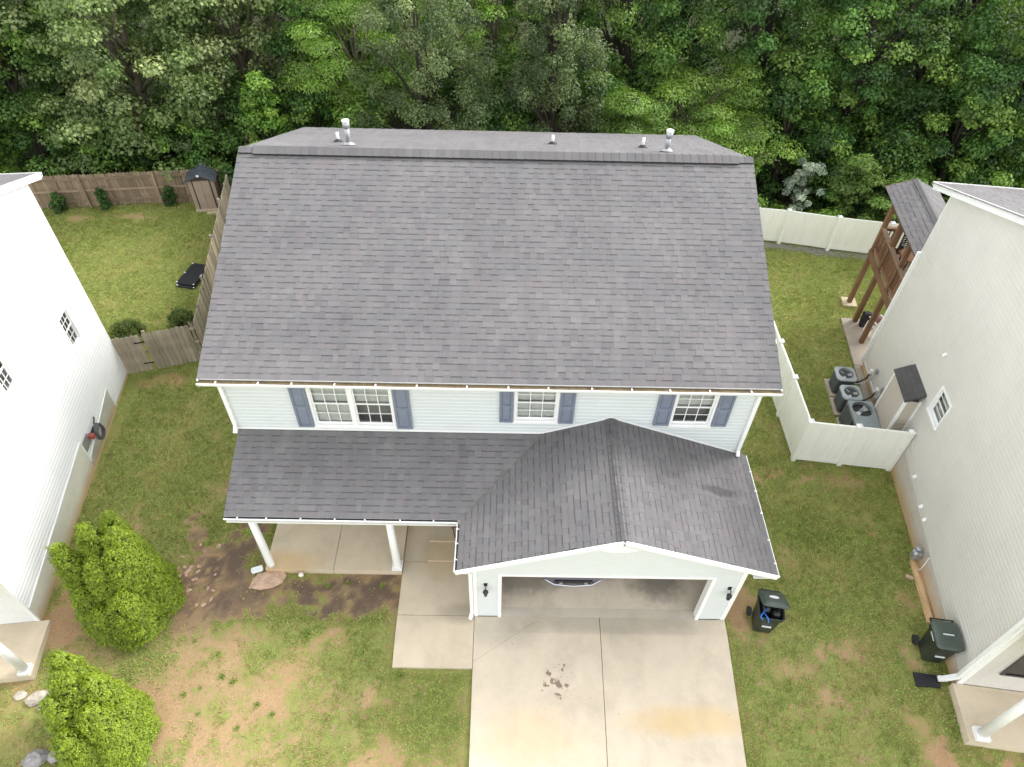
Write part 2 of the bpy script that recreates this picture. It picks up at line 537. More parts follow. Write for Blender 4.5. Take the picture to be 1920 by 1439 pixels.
def circle(r, z, n=20, cx=0, cy=0):
    return [(cx + r * math.cos(2 * math.pi * k / n), cy + r * math.sin(2 * math.pi * k / n), z) for k in range(n)]

def np_mesh(name, V, F, mat, tint=None, smooth=False):
    me = bpy.data.meshes.new(name)
    V = np.asarray(V, np.float32); F = np.asarray(F, np.int32)
    k = F.shape[1]
    me.vertices.add(len(V)); me.vertices.foreach_set('co', V.ravel())
    me.loops.add(F.size); me.loops.foreach_set('vertex_index', F.ravel())
    me.polygons.add(len(F)); me.polygons.foreach_set('loop_start', np.arange(0, F.size, k, dtype=np.int32))
    me.polygons.foreach_set('loop_total', np.full(len(F), k, np.int32))
    if smooth: me.polygons.foreach_set('use_smooth', np.ones(len(F), bool))
    me.update(calc_edges=True)
    if tint is not None:
        at = me.attributes.new('tint', 'FLOAT_COLOR', 'POINT')
        at.data.foreach_set('color', np.concatenate([tint, np.ones((len(tint), 1))], 1).astype(np.float32).ravel())
    me.materials.append(M[mat])
    return me

# value noise for python side
_perm = RNG.random((256, 256))
def vnoise(x, y):
    x = np.asarray(x, float); y = np.asarray(y, float)
    xi = np.floor(x).astype(int); yi = np.floor(y).astype(int)
    fx = x - xi; fy = y - yi
    fx = fx * fx * (3 - 2 * fx); fy = fy * fy * (3 - 2 * fy)
    g = lambda a, b: _perm[a % 256, b % 256]
    return (g(xi, yi) * (1 - fx) + g(xi + 1, yi) * fx) * (1 - fy) + (g(xi, yi + 1) * (1 - fx) + g(xi + 1, yi + 1) * fx) * fy
def fbm(x, y, o=4):
    s = 0; a = .5; t = 0
    for k in range(o):
        s = s + a * vnoise(x * 2 ** k + 17 * k, y * 2 ** k + 31 * k); t += a; a *= .55
    return s / t

# ------------------------------------------------------------------ ground
def zbase(x, y):
    y = np.asarray(y, float); x = np.asarray(x, float)
    d = np.clip(-.15 - y, 0, None)
    z = -.2 * d * d / (d + .35)
    z = np.where(y < -14, -.2 * 13.5, z)
    f = np.interp(x, [-9.6, -6.5, 8.0, 11.8], [.35, 1, 1, .2])
    return z * f
def zg(x, y):
    return float(zbase(x, y))

LO, LD = (-10.92, 8.19), R(7.03)
RO, RD = (13.62, 9.15), R(-6.9)
def patch(X, Y, cx, cy, rx, ry, rot=0):
    c, s = math.cos(rot), math.sin(rot)
    dx = X - cx; dy = Y - cy
    u = (dx * c + dy * s) / rx; v = (-dx * s + dy * c) / ry
    d = np.sqrt(u * u + v * v) * .8 + (fbm(X * 1.3 + 9, Y * 1.3, 5) - .5) * 2.4 + (fbm(X * 5.5, Y * 5.5 + 4, 3) - .5) * 1.3
    return np.clip((1.0 - d) / 1.1, 0, 1)
def cover(X, Y):
    n = fbm(X * .55 + 3, Y * .55 + 8, 5)
    n2 = fbm(X * 1.6 + 40, Y * 1.6 + 2, 4)
    d = .80 + (n - .5) * .55 + (n2 - .5) * .5
    clay = np.clip(fbm(X * .8 + 70, Y * .8 + 3, 3) * 1.0 - .3, 0, .4); mul = np.zeros_like(d)
    front = (X < .8) & (Y < 1.2)
    d = np.where(front, .61 + (n - .5) * .7 + (n2 - .5) * .55, d)
    d = np.where((Y > 8.6) & (X < -8.3), .86 + (n - .5) * .3, d)
    d = np.where((Y > 8.0) & (X > 9), .88 + (n - .5) * .3, d)
    for cx, cy, rx, ry, k, cl in [
        (-9.6, 7.9, .9, .3, .7, .9), (-9.3, 6.5, .45, .3, .7, .8), (-9.5, 5.2, .35, .5, .6, .7), (-9.1, 4.2, .3, .25, .6, .8),
        (-8.8, 2.6, .8, .9, .45, .4), (-9.3, .2, .7, 1.1, .8, .55), (-9.2, -.7, .8, .5, .8, .5), (-9.0, -2.1, .9, .6, .5, .3),
        (-6.6, -2.9, 1.0, 1.3, .55, .15), (-5.7, -.8, 1.1, .5, .5, .1), (-6.2, -1.9, .6, .9, .45, .2), (-4.6, -3.4, .9, .6, .5, .15),
        (-3.0, -.6, .4, .2, .5, .5), (-2.6, -2.2, .8, .4, .45, .2), (-1.1, -3.0, .35, .8, .5, .2), (-2.2, -3.6, .6, .5, .4, .2),
        (-4.0, -2.2, .5, .35, .4, .2), (-5.2, -2.9, .5, .4, .5, .2), (-3.6, -1.3, .6, .3, .3, .2),
        (-6.6, 3.6, .4, .6, .4, .4), (-7.3, 5.8, .4, .4, .35, .5), (-8.3, 7.1, .4, .4, .35, .5), (-5.8, 7.2, .5, .3, .5, .7),
        (7.6, .35, .45, .9, .75, .25), (8.1, 4.6, .4, .7, .45, .3), (9.4, 4.6, .9, .3, .5, .5), (11.7, 4.3, 1.0, .3, .5, .4),
        (11.6, 2.7, .6, .4, .45, .5), (12.0, 1.2, .35, 1.6, .65, .45), (11.7, -.2, .35, .9, .7, .55), (10.4, -.7, .6, .3, .5, .4),
        (11.9, -3.6, 1.5, .7, .75, .7), (13.2, -3.5, 1.6, .6, .8, .8), (9.6, -1.9, .4, .3, .4, .3), (11.2, -2.4, .4, .4, .4, .4),
        (8.4, -1.2, .5, .3, .3, .2), (9.0, 1.4, .5, .5, .35, .3), (10.3, 2.2, .6, .3, .35, .3), (9.5, 6.6, .6, .5, .25, .3),
        (12.0, 9.6, .5, 1.0, .5, .2), (11.6, 11.5, .7, .5, .35, .3), (8.5, 6.2, .3, .5, .4, .3), (11.9, 5.6, .3, .4, .6, .6),
        (-12.9, 12.0, .9, .5, .22, .1), (-11.0, 10.6, .6, .4, .22, .1), (-13.6, 14.2, 1.2, .4, .25, .1), (-14.2, 17.2, 1.1, .25, .8, .3), (-16.2, 17.0, .8, .2, .7, .3)]:
        p = patch(X, Y, cx, cy, rx, ry)
        d = d - p * k * .62; clay = np.maximum(clay, p * cl)
    for cx, cy, rx, ry, k in [(-5.6, 1.6, .9, 1.3, 1.0), (-6.3, 1.0, .9, 1.0, .7), (-2.9, .68, 2.2, .50, 1.0), (-1.7, .72, .7, .45, 1.0), (-5.0, .6, 1.0, .6, .8), (-5.2, 2.6, .35, .8, .95)]:
        p = patch(X, Y, cx, cy, rx, ry)
        mul = np.maximum(mul, np.clip(p * 1.5, 0, 1) * k); d = d - np.clip(p * 1.4, 0, 1) * .72
    # pale scattered clods on the mulch edge
    p = patch(X, Y, -6.6, 1.0, .75, 1.1) * (fbm(X * 5, Y * 5, 3) > .55)
    clay = np.maximum(clay, p * .35); mul = mul * (1 - p)
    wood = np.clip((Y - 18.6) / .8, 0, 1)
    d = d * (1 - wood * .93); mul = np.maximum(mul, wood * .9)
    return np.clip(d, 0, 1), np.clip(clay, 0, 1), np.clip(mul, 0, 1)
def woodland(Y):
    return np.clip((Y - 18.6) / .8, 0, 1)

def axis_coords(lo, hi, step, far):
    fine = np.arange(lo, hi + step / 2, step)
    out = [hi]; s = step
    while out[-1] < far: s *= 1.5; out.append(out[-1] + s)
    inn = [lo]; s = step
    while inn[-1] > -far: s *= 1.5; inn.append(inn[-1] - s)
    return np.concatenate([np.array(inn[1:][::-1]), fine, np.array(out[1:])])
gx = axis_coords(-20, 18, .1, 600); gy_ = axis_coords(-5, 21, .1, 600)
X, Y = np.meshgrid(gx, gy_)
Z = zbase(X, Y) + np.where((np.abs(X) < 22) & (Y < 24), (fbm(X * .9, Y * .9, 4) - .5) * .05 + (fbm(X * 5, Y * 5, 2) - .5) * .02, 0)
conc = ((X > -1.35) & (X < 7.4) & (Y < .2)) | ((X > -5.2) & (X < 7.6) & (Y > -.2) & (Y < 14.6))
Z = np.where(conc, zbase(X, Y) - .05, Z)
nx, ny = len(gx), len(gy_)
idx = np.arange(nx * ny).reshape(ny, nx)
F = np.stack([idx[:-1, :-1], idx[:-1, 1:], idx[1:, 1:], idx[1:, :-1]], -1).reshape(-1, 4)
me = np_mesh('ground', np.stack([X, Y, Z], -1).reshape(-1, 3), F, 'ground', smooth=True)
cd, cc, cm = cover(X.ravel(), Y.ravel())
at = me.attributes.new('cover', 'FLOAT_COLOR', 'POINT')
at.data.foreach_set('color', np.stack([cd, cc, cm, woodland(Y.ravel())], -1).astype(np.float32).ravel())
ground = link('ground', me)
tag(ground, 'patchy green lawn with bare clay around the three houses', 'lawn', kind='structure')

# grass blades
def leaves_mesh(name, P, D, N, L, W, tint, mat, fold=.18):
    """quads: base P, direction D, normal N, length L, width W"""
    D = D / np.linalg.norm(D, axis=1, keepdims=True)
    S = np.cross(D, N); S /= np.linalg.norm(S, axis=1, keepdims=True) + 1e-9
    U = np.cross(S, D)
    L = L[:, None]; W = W[:, None]
    mid = P + D * L * .45
    V = np.stack([P, mid + S * W / 2 + U * W * fold, P + D * L - U * L * .12, mid - S * W / 2 + U * W * fold], 1).reshape(-1, 3)
    F = np.arange(len(P) * 4).reshape(-1, 4)
    return np_mesh(name, V, F, mat, np.repeat(tint, 4, 0))

def lawn(n=270000):
    regs = [(-10.3, .78, -5.0, 8.6), (7.1, 13.4, -5.0, 8.0), (7.1, 18.0, 8.0, 16.2), (-18, -8.4, 8.6, 18.2)]
    areas = np.array([(b - a) * (d - c) for a, b, c, d in regs]); areas /= areas.sum()
    PX = []; PY = []
    for (a, b, c, d), w in zip(regs, areas):
        k = int(n * 1.5 * w); PX.append(RNG.uniform(a, b, k)); PY.append(RNG.uniform(c, d, k))
    x = np.concatenate(PX); y = np.concatenate(PY)
    d, cl, mu = cover(x, y)
    v = d + (fbm(x * 2.6, y * 2.6, 4) - .5) * .9
    keep = RNG.random(len(x)) < np.clip((v - .35) / .5, .03, 1)
    keep &= ~((x > -1.25) & (y > -1.35) & (x < 7.3) & (x > -1.25)) | (x > 7.15) | (y > 8)
    keep &= ~((x > -4.75) & (x < -1) & (y > 1.05))
    keep &= ~((x > .72) & (x < 7.16) & (y < 0))
    keep &= ~((x > -5.1) & (x < 7.45) & (y > 2.9))
    x = x[keep][:n]; y = y[keep][:n]; v = v[keep][:n]
    k = len(x)
    z = zbase(x, y) + (fbm(x * .9, y * .9, 4) - .5) * .05
    ang = RNG.uniform(0, 2 * np.pi, k); lean = RNG.uniform(.35, 1.1, k)
    D = np.stack([np.cos(ang) * lean, np.sin(ang) * lean, np.ones(k)], -1)
    N = np.stack([-np.sin(ang), np.cos(ang), np.full(k, .2)], -1)
    N = np.cross(D, N)
    cl = fbm(x * 7.5 + 5, y * 7.5, 3)
    tall = np.clip((fbm(x * .8 + 50, y * .8 + 9, 3) - .45) * 3, 0, 1)
    L = RNG.uniform(.040, .085, k) * (1 + .5 * tall); W = RNG.uniform(.014, .028, k)
    g0 = np.array([.225, .290, .056]); g1 = np.array([.37, .455, .115]); dr = np.array([.46, .33, .15])
    t = np.clip((cl - .33) * 3.2 + RNG.normal(0, .2, k), 0, 1)[:, None]
    col = g0 * (1 - t) + g1 * t
    dry = (RNG.random(k) < np.clip(.26 - .3 * (v - .4), .04, .4))[:, None]
    col = np.where(dry, dr * RNG.uniform(.7, 1.15, (k, 1)), col)
    me = leaves_mesh('grass', np.stack([x, y, z - .01], -1), D, N, L, W, col, 'grass', .1)
    tag(link('grass', me), 'short patchy grass blades over the lawns', 'grass', kind='stuff')
lawn()

# weed clumps on the bare front lawn, each a countable plant
def weed(x, y, r, seed):
    rg = np.random.default_rng(seed); k = 46
    ang = rg.uniform(0, 2 * np.pi, k); el = rg.uniform(.25, 1.2, k)
    D = np.stack([np.cos(ang) * np.cos(el), np.sin(ang) * np.cos(el), np.sin(el)], -1)
    P = np.stack([rg.normal(0, r * .3, k), rg.normal(0, r * .3, k), np.zeros(k)], -1)
    N = np.cross(np.stack([-np.sin(ang), np.cos(ang), np.zeros(k)], -1), D)
    col = np.array([.25, .34, .07]) * rg.uniform(.7, 1.25, (k, 1))
    return leaves_mesh('weed', P, D, N, rg.uniform(.6, 1.2, k) * r, rg.uniform(.03, .055, k), col, 'grass', .1)
wm = [weed(0, 0, .16, s) for s in range(3)]
for i, (x, y, s, lab) in enumerate([(-3.3, -.5, 1.25, 'big spiky weed tuft on the front lawn beside the porch bed'),
        (-5.35, -1.0, .9, None), (-5.15, -1.5, 1.1, None), (-4.85, -1.62, 1.0, None), (-5.6, -1.75, .8, None), (-5.5, -2.3, .8, None),
        (-4.2, -2.1, .8, None), (-3.8, -2.3, .9, None), (-4.55, -2.6, .8, None), (-.9, -1.4, 1.0, None), (-.45, -1.85, .9, None),
        (-6.0, -.7, .8, None), (-3.0, .75, .9, None), (-2.5, .85, .9, None), (-1.6, .8, .9, None), (-5.95, -1.9, .8, None)]):
    o = link('weed_tuft', wm[i % 3], None, (x, y, zg(x, y) - .005), (0, 0, i * 1.3)); o.scale = (s * .62, s * .62, s * .5)
    tag(o, lab or 'small bright green weed tuft on bare soil of the front yard', 'weed', 'weed tufts in the front yard')

# ------------------------------------------------------------------ driveway and walk
def slab_mesh(x0, x1, y0, y1, top=.0, thick=.14, n=14):
    mb = MB(); ys = np.linspace(y0, y1, n)
    rings = [[(x0, y, zg(0, y) + top), (x1, y, zg(0, y) + top), (x1, y, zg(0, y) + top - thick), (x0, y, zg(0, y) + top - thick)] for y in ys]
    return mb.loft(rings)
drive = thing('driveway', 'pale concrete driveway in front of the open garage', 'driveway', (0, 0, 0), kind='structure')
for x0, x1, y0, y1 in [(.83, 3.963, -5.2, -.012), (3.977, 7.13, -5.2, -.012), (.83, 3.963, -9.6, -5.212), (3.977, 7.13, -9.6, -5.212)]:
    slab_mesh(x0, x1, y0, y1, .03).build('slab', 'concrete', drive)
walk = thing('front_walk', 'concrete walk from the driveway to the front porch', 'walk', (0, 0, 0), kind='structure')
slab_mesh(-1.11, .818, -1.25, -.012, .03).build('slab', 'concrete_walk', walk)
slab_mesh(-1.11, .818, .0, 1.48, .03).build('slab', 'concrete_walk', walk)
slab_mesh(-1.11, -.5, 1.492, 3.0, .03).build('slab', 'concrete_walk', walk)

# ------------------------------------------------------------------ shingles
TINTS = [(t[0] * .93, t[1] * .912, t[2] * .925) for t in ((.167, .164, .163), (.175, .169, .169), (.160, .158, .158), (.180, .176, .174), (.148, .144, .147), (.173, .162, .162))]
TW = [.30, .14, .44, .10, .06, .16]
WID = [.12, .16, .21, .27]
EXP = .153
_tabs = {}
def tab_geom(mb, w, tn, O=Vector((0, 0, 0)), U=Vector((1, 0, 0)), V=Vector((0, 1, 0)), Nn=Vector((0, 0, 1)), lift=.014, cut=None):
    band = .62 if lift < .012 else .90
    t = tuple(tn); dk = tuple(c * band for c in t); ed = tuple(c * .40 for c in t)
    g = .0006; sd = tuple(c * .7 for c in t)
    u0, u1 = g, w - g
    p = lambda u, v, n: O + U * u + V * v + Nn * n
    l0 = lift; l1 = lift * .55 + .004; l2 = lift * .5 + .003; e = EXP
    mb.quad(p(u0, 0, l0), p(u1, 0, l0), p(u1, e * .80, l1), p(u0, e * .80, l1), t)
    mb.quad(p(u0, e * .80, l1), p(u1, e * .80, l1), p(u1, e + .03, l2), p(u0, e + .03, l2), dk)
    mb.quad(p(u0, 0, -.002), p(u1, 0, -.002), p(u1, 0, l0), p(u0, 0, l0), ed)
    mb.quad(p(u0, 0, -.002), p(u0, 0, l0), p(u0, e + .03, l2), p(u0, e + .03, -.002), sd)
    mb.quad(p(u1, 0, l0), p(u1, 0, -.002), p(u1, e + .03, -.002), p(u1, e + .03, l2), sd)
def tab_mesh(wi, ti, li):
    k = (wi, ti, li)
    if k not in _tabs:
        mb = MB(); tab_geom(mb, WID[wi], TINTS[ti], lift=(.010, .0145)[li])
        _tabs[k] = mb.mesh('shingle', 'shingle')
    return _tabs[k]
def layout_tabs(O, U, V, ulen, vlen, inside, roof, out, seed):
    """tabs on a roof plane: O eave corner, U along the eave, V up the slope"""
    rg = random.Random(seed)
    U = Vector(U).normalized(); V = Vector(V).normalized(); N = U.cross(V)
    k = 0
    while k * EXP < vlen - .02:
        u = -rg.random() * .2; prev = rg.random() < .5
        while u < ulen:
            wi = rg.choices(range(4), (.25, .35, .25, .15))[0]; w = WID[wi]
            ti = rg.choices(range(6), TW)[0]; li = (not prev) if rg.random() < .72 else prev; prev = li
            ua, ub = max(u, 0), min(u + w, ulen)
            if ub - ua > .03:
                c = Vector(O) + U * ((ua + ub) / 2) + V * (k * EXP + EXP / 2)
                if inside is None or inside(c):
                    full = ua == u and ub == u + w
                    d = CAM - c
                    size = (ub - ua) * max(0, N.dot(d)) / d.length ** 3
                    out.append(dict(O=Vector(O) + U * ua + V * (k * EXP), U=U, V=V, N=N, w=ub - ua, wi=wi if full else None, ti=ti, li=int(li), s=size, roof=roof))
            u += w
        k += 1
def place_tabs(tabs, root, maxn, stuff_parent):
    """the tabs that show largest become parts of their roof, the rest one joined part"""
    order = sorted([t for t in tabs if t['wi'] is not None], key=lambda t: -t['s'])
    pick = set(id(t) for t in order[:maxn])
    mb = MB()
    for t in tabs:
        if id(t) in pick:
            m = Matrix.Identity(4)
            for c, ax in enumerate((t['U'], t['V'], t['N'])):
                for r in range(3): m[r][c] = ax[r]
            for r in range(3): m[r][3] = t['O'][r]
            link('shingle', tab_mesh(t['wi'], t['ti'], t['li']), t['roof'], mtx=m)
        else:
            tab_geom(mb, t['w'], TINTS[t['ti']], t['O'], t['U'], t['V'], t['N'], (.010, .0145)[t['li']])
    if mb.f:
        mb.build('shingles', 'shingle', stuff_parent, kind='stuff')
def slope_slab(mb, a, b, c, d, th):
    """a,b eave; c,d ridge (ccw from above); thickness downward"""
    n = (Vector(b) - Vector(a)).cross(Vector(d) - Vector(a)).normalized()
    return mb.hexa([Vector(p) - n * th for p in (a, b, c, d)], [Vector(p) for p in (a, b, c, d)])
def ridge_caps(a, b, half, parent, step=.2, drop=.36, lift=.02, name='ridge_cap', seed=3):
    """folded cap shingles along the ridge from a to b; half = half width, drop = slope"""
    rg = random.Random(seed)
    a = Vector(a); b = Vector(b); d = (b - a); L = d.length; d.normalize()
    s = d.cross(Vector((0, 0, 1))).normalized()
    n = int(L / step); step = L / n
    for i in range(n):
        t = TINTS[rg.choices(range(6), TW)[0]]; t = tuple(c * .82 for c in t)
        mb = MB()
        h0, h1 = lift + .008, lift
        prof = [(-half, -half * drop), (-half * .45, -half * drop * .38), (0, .012), (half * .45, -half * drop * .38), (half, -half * drop)]
        q0 = [s * u + Vector((0, 0, h + h0)) for u, h in prof]
        q1 = [d * (step + .012) + s * u + Vector((0, 0, h + h1)) for u, h in prof]
        for j in range(4):
            mb.quad(q0[j], q0[j + 1], q1[j + 1], q1[j], t)
        lo = Vector((0, 0, -.035))
        for j in range(4):
            mb.quad(q0[j] + lo, q0[j + 1] + lo, q0[j + 1], q0[j], tuple(c * .45 for c in t))
        mb.quad(q0[0] + lo, q0[0], q1[0], q1[0] + lo, tuple(c * .2 for c in t))
        mb.quad(q0[4], q0[4] + lo, q1[4] + lo, q1[4], tuple(c * .2 for c in t))
        link(name, mb.mesh(name, 'shingle'), parent, tuple(a + d * (i * step)))

# ------------------------------------------------------------------ siding, windows, gutters
class Frame:
    """wall frame: origin, u along the wall, n outward"""
    def __init__(s, O, u, n):
        s.O = Vector(O); s.u = Vector(u); s.n = Vector(n)
    def p(s, u, z, n=0.0):
        return s.O + s.u * u + Vector((0, 0, z)) + s.n * n
def lap(mb, fr, z0, z1, span, holes=(), e=.105, out=.013):
    """horizontal lap siding; span(z) -> (u0,u1); holes (u0,u1,z0,z1)"""
    zs = set([z0, z1]); k = 0
    while z0 + k * e < z1:
        zs.add(round(z0 + k * e, 5)); zs.add(round(min(z1, z0 + (k + .6) * e), 5)); k += 1
    for h in holes:
        for z in (h[2], h[3]):
            if z0 < z < z1: zs.add(round(z, 5))
    zs = sorted(zs)
    for za, zb in zip(zs, zs[1:]):
        if zb - za < 1e-4: continue
        ca = ((za - z0) % e) / e
        if ca > .999: ca = 0.0
        cb = ca + (zb - za) / e
        prof = lambda c: out * min(1.0, max(0.0, (1 - c) / .4))
        oa, ob = prof(ca), prof(min(cb, 1))
        a0, a1 = span(za); b0, b1 = span(zb)
        if a1 - a0 < .01: continue
        if b1 - b0 < 0: b0 = b1 = (b0 + b1) / 2
        cuts = sorted([(h[0], h[1]) for h in holes if h[2] <= za + 1e-4 and h[3] >= zb - 1e-4])
        segs = []; l0, l1 = a0, b0
        for h0, h1 in cuts:
            segs.append((l0, l1, h0, h0)); l0 = l1 = h1
        segs.append((l0, l1, a1, b1))
        for p0, p1, q0, q1 in segs:
            mb.quad(fr.p(p0, za, oa), fr.p(q0, za, oa), fr.p(q1, zb, ob), fr.p(p1, zb, ob))
            if ca == 0.0: mb.quad(fr.p(p0, za, 0), fr.p(q0, za, 0), fr.p(q0, za, oa), fr.p(p0, za, oa))
    return mb
def fbar(mb, fr, u0, u1, z0, z1, n0, n1):
    return mb.hexa([fr.p(u0, z0, n0), fr.p(u1, z0, n0), fr.p(u1, z0, n1), fr.p(u0, z0, n1)], [fr.p(u0, z1, n0), fr.p(u1, z1, n0), fr.p(u1, z1, n1), fr.p(u0, z1, n1)])
def window(root, fr, u0, u1, z0, z1, zm, mull=None, cols=3, rows=2, blinds=(1, 1), label=None, trim=.055, bm='blind'):
    mb = MB(); n0, n1 = -.08, .035
    fbar(mb, fr, u0, u0 + trim, z0, z1, n0, n1); fbar(mb, fr, u1 - trim, u1, z0, z1, n0, n1)
    fbar(mb, fr, u0 + trim, u1 - trim, z1 - trim, z1, n0, n1); fbar(mb, fr, u0 + trim, u1 - trim, z0, z0 + trim * .7, n0, n1)
    secs = [(u0 + trim, u1 - trim)]
    if mull:
        fbar(mb, fr, mull[0], mull[1], z0 + trim * .7, z1 - trim, n0, n1 - .003)
        secs = [(u0 + trim, mull[0]), (mull[1], u1 - trim)]
    w = mb.build('window', 'white', root)
    if label: w['label'] = label
    mb = MB(); fbar(mb, fr, u0 - .02, u1 + .02, z0 - .05, z0 - .002, 0, .06); mb.build('sill', 'white', w)
    mb = MB()
    D = -.35
    mb.quad(fr.p(u0, z0, D), fr.p(u1, z0, D), fr.p(u1, z1, D), fr.p(u0, z1, D))
    mb.quad(fr.p(u0, z0, D), fr.p(u0, z1, D), fr.p(u0, z1, -.08), fr.p(u0, z0, -.08))
    mb.quad(fr.p(u1, z0, D), fr.p(u1, z1, D), fr.p(u1, z1, -.08), fr.p(u1, z0, -.08))
    mb.quad(fr.p(u0, z0, D), fr.p(u1, z0, D), fr.p(u1, z0, -.08), fr.p(u0, z0, -.08))
    mb.quad(fr.p(u0, z1, D), fr.p(u1, z1, D), fr.p(u1, z1, -.08), fr.p(u0, z1, -.08))
    mb.build('reveal', 'room', w)
    bi = 0
    for (a, b) in secs:
        for (q0, q1, off) in ((z0 + trim * .7, zm, -.055), (zm, z1 - trim, -.025)):
            mb = MB(); s = .035
            fbar(mb, fr, a, a + s, q0, q1, off - .02, off + .015); fbar(mb, fr, b - s, b, q0, q1, off - .02, off + .015)
            fbar(mb, fr, a + s, b - s, q0, q0 + s, off - .02, off + .015); fbar(mb, fr, a + s, b - s, q1 - s, q1, off - .02, off + .015)
            mb.build('sash', 'white', w)
            ia, ib, ja, jb = a + s, b - s, q0 + s, q1 - s
            for c in range(cols):
                for r in range(rows):
                    ca, cb = ia + (ib - ia) * c / cols + .006, ia + (ib - ia) * (c + 1) / cols - .006
                    ra, rb = ja + (jb - ja) * r / rows + .006, ja + (jb - ja) * (r + 1) / rows - .006
                    MB().quad(fr.p(ca, ra, off), fr.p(cb, ra, off), fr.p(cb, rb, off), fr.p(ca, rb, off)).build('pane', 'glass', w)
            mb = MB()
            for c in range(1, cols):
                x = ia + (ib - ia) * c / cols; fbar(mb, fr, x - .009, x + .009, ja, jb, off - .008, off + .008)
            for r in range(1, rows):
                x = ja + (jb - ja) * r / rows; fbar(mb, fr, ia, ib, x - .009, x + .009, off - .007, off + .007)
            mb.build('muntin', 'white', w)
            if blinds[bi % len(blinds)]:
                mb = MB(); z = q0 + .02
                while z < q1 - .02:
                    mb.hexa([fr.p(a + .01, z, -.105), fr.p(b - .01, z, -.105), fr.p(b - .01, z + .030, -.13), fr.p(a + .01, z + .030, -.13)],
                            [fr.p(a + .01, z + .004, -.103), fr.p(b - .01, z + .004, -.103), fr.p(b - .01, z + .034, -.128), fr.p(a + .01, z + .034, -.128)])
                    z += .033
                mb.build('blind', bm, w)
            elif blinds[bi % len(blinds)] == 0 and q0 < zm - .01:
                MB().quad(fr.p(a, q0, -.062), fr.p(b, q0, -.062), fr.p(b, q1, -.062), fr.p(a, q1, -.062))
            bi += 1
    return w
def shutter(root, fr, u0, u1, z0, z1):
    mb = MB(); zm = z0 + (z1 - z0) * .48
    fbar(mb, fr, u0, u1, z0, z1, .0, .052)
    s = .05
    fbar(mb, fr, u0, u0 + s, z0, z1, .052, .072); fbar(mb, fr, u1 - s, u1, z0, z1, .052, .072)
    for a, b in ((z0, z0 + .07), (zm - .035, zm + .035), (z1 - .07, z1)):
        fbar(mb, fr, u0 + s, u1 - s, a, b, .052, .072)
    o = mb.build('shutter', 'shutter', root)
    for a, b in ((z0 + .07, zm - .035), (zm + .035, z1 - .07)):
        m2 = MB(); A = [(u0 + s + .012, a + .012), (u1 - s - .012, a + .012), (u1 - s - .012, b - .012), (u0 + s + .012, b - .012)]
        B = [(u0 + s + .045, a + .045), (u1 - s - .045, a + .045), (u1 - s - .045, b - .045), (u0 + s + .045, b - .045)]
        m2.hexa([fr.p(u, z, .0525) for u, z in A], [fr.p(u, z, .066) for u, z in B])
        m2.build('panel', 'shutter', o)
def gutter(root, a, b, n, width=.115, fill='debris', hangers=12, ends=(1, 1)):
    """K gutter from a to b (outer lip line at z of a), n outward horizontal"""
    a = Vector(a); b = Vector(b); n = Vector(n); d = (b - a).normalized(); Zv = Vector((0, 0, 1))
    prof = [(-width, .0), (-width, -.10), (-.03, -.10), (-.012, -.05), (0, -.035), (0, 0), (-.016, 0.002), (-.016, -.03), (-.03, -.055), (-.045, -.092), (-width + .006, -.092), (-width + .006, 0)]
    mb = MB(); mb.loft([[a + n * u + Zv * z for u, z in prof], [b + n * u + Zv * z for u, z in prof]])
    g = mb.build('gutter', 'white', root)
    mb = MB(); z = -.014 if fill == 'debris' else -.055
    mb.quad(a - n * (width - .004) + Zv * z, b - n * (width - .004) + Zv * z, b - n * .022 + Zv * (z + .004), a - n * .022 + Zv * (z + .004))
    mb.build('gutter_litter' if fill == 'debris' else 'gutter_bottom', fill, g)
    L = (b - a).length
    for i in range(hangers):
        t = (i + .35 + random.uniform(-.12, .12)) / hangers * L
        c = a + d * t
        MB().bar(c - n * (width * .62) + Zv * .004, c + n * .004 + Zv * .008, .032, .012).build('hanger', 'white', g)
    return g
def downspout(root, pts, w=.085, d=.07, elbow=None):
    mb = MB()
    for p, q in zip(pts, pts[1:]): mb.bar(p, q, w, d)
    return mb.build('downspout', 'white', root)

# ------------------------------------------------------------------ main house
G0, G1 = .82, 7.10
e0, e1, ze, za_, ov = .432, 7.638, 2.838, 4.198, .30
xa = (e0 + e1) / 2
Dm, yp, zp, xv, plx = 3.05, .937, 3.604, 2.464, -4.98
xL, xR = -5.063, 7.393
xEl, xEr, yE, zE = -5.352, 7.693, 2.707, 5.506
yR, zR = 8.593, 7.932
yB = 2 * yR - yE
yBw = 2 * yR - Dm
H = thing('house', 'two-storey house with grey shingle roof, slate blue shutters and an open double garage', 'house', (0, 0, 0))

sg = (za_ - ze) / (xa - e0)
sp = (zp - ze) / (Dm - yp)
sm = (zR - zE) / (yR - yE)
tabs = []
# main roof: front and back slopes
rf = MB()
yS = yE + .145; zS = zE + .145 * sm
slope_slab(rf, (xEl, yS, zS), (xEr, yS, zS), (xEr, yR, zR), (xEl, yR, zR), .10)
slope_slab(rf, (xEr, yB - .145, zS), (xEl, yB - .145, zS), (xEl, yR, zR), (xEr, yR, zR), .10)
main_roof = rf.build('main_roof', 'roof_sheet', H)
lenm = math.hypot(yR - yS, zR - zS)
layout_tabs((xEl, yS - .02, zS - .02 * sm), (1, 0, 0), (0, 1, sm), xEr - xEl, lenm - .1, None, main_roof, tabs, 1)
layout_tabs((xEr, yB - .125, zS - .02 * sm), (-1, 0, 0), (0, -1, sm), xEr - xEl, lenm - .1, None, main_roof, tabs, 2)
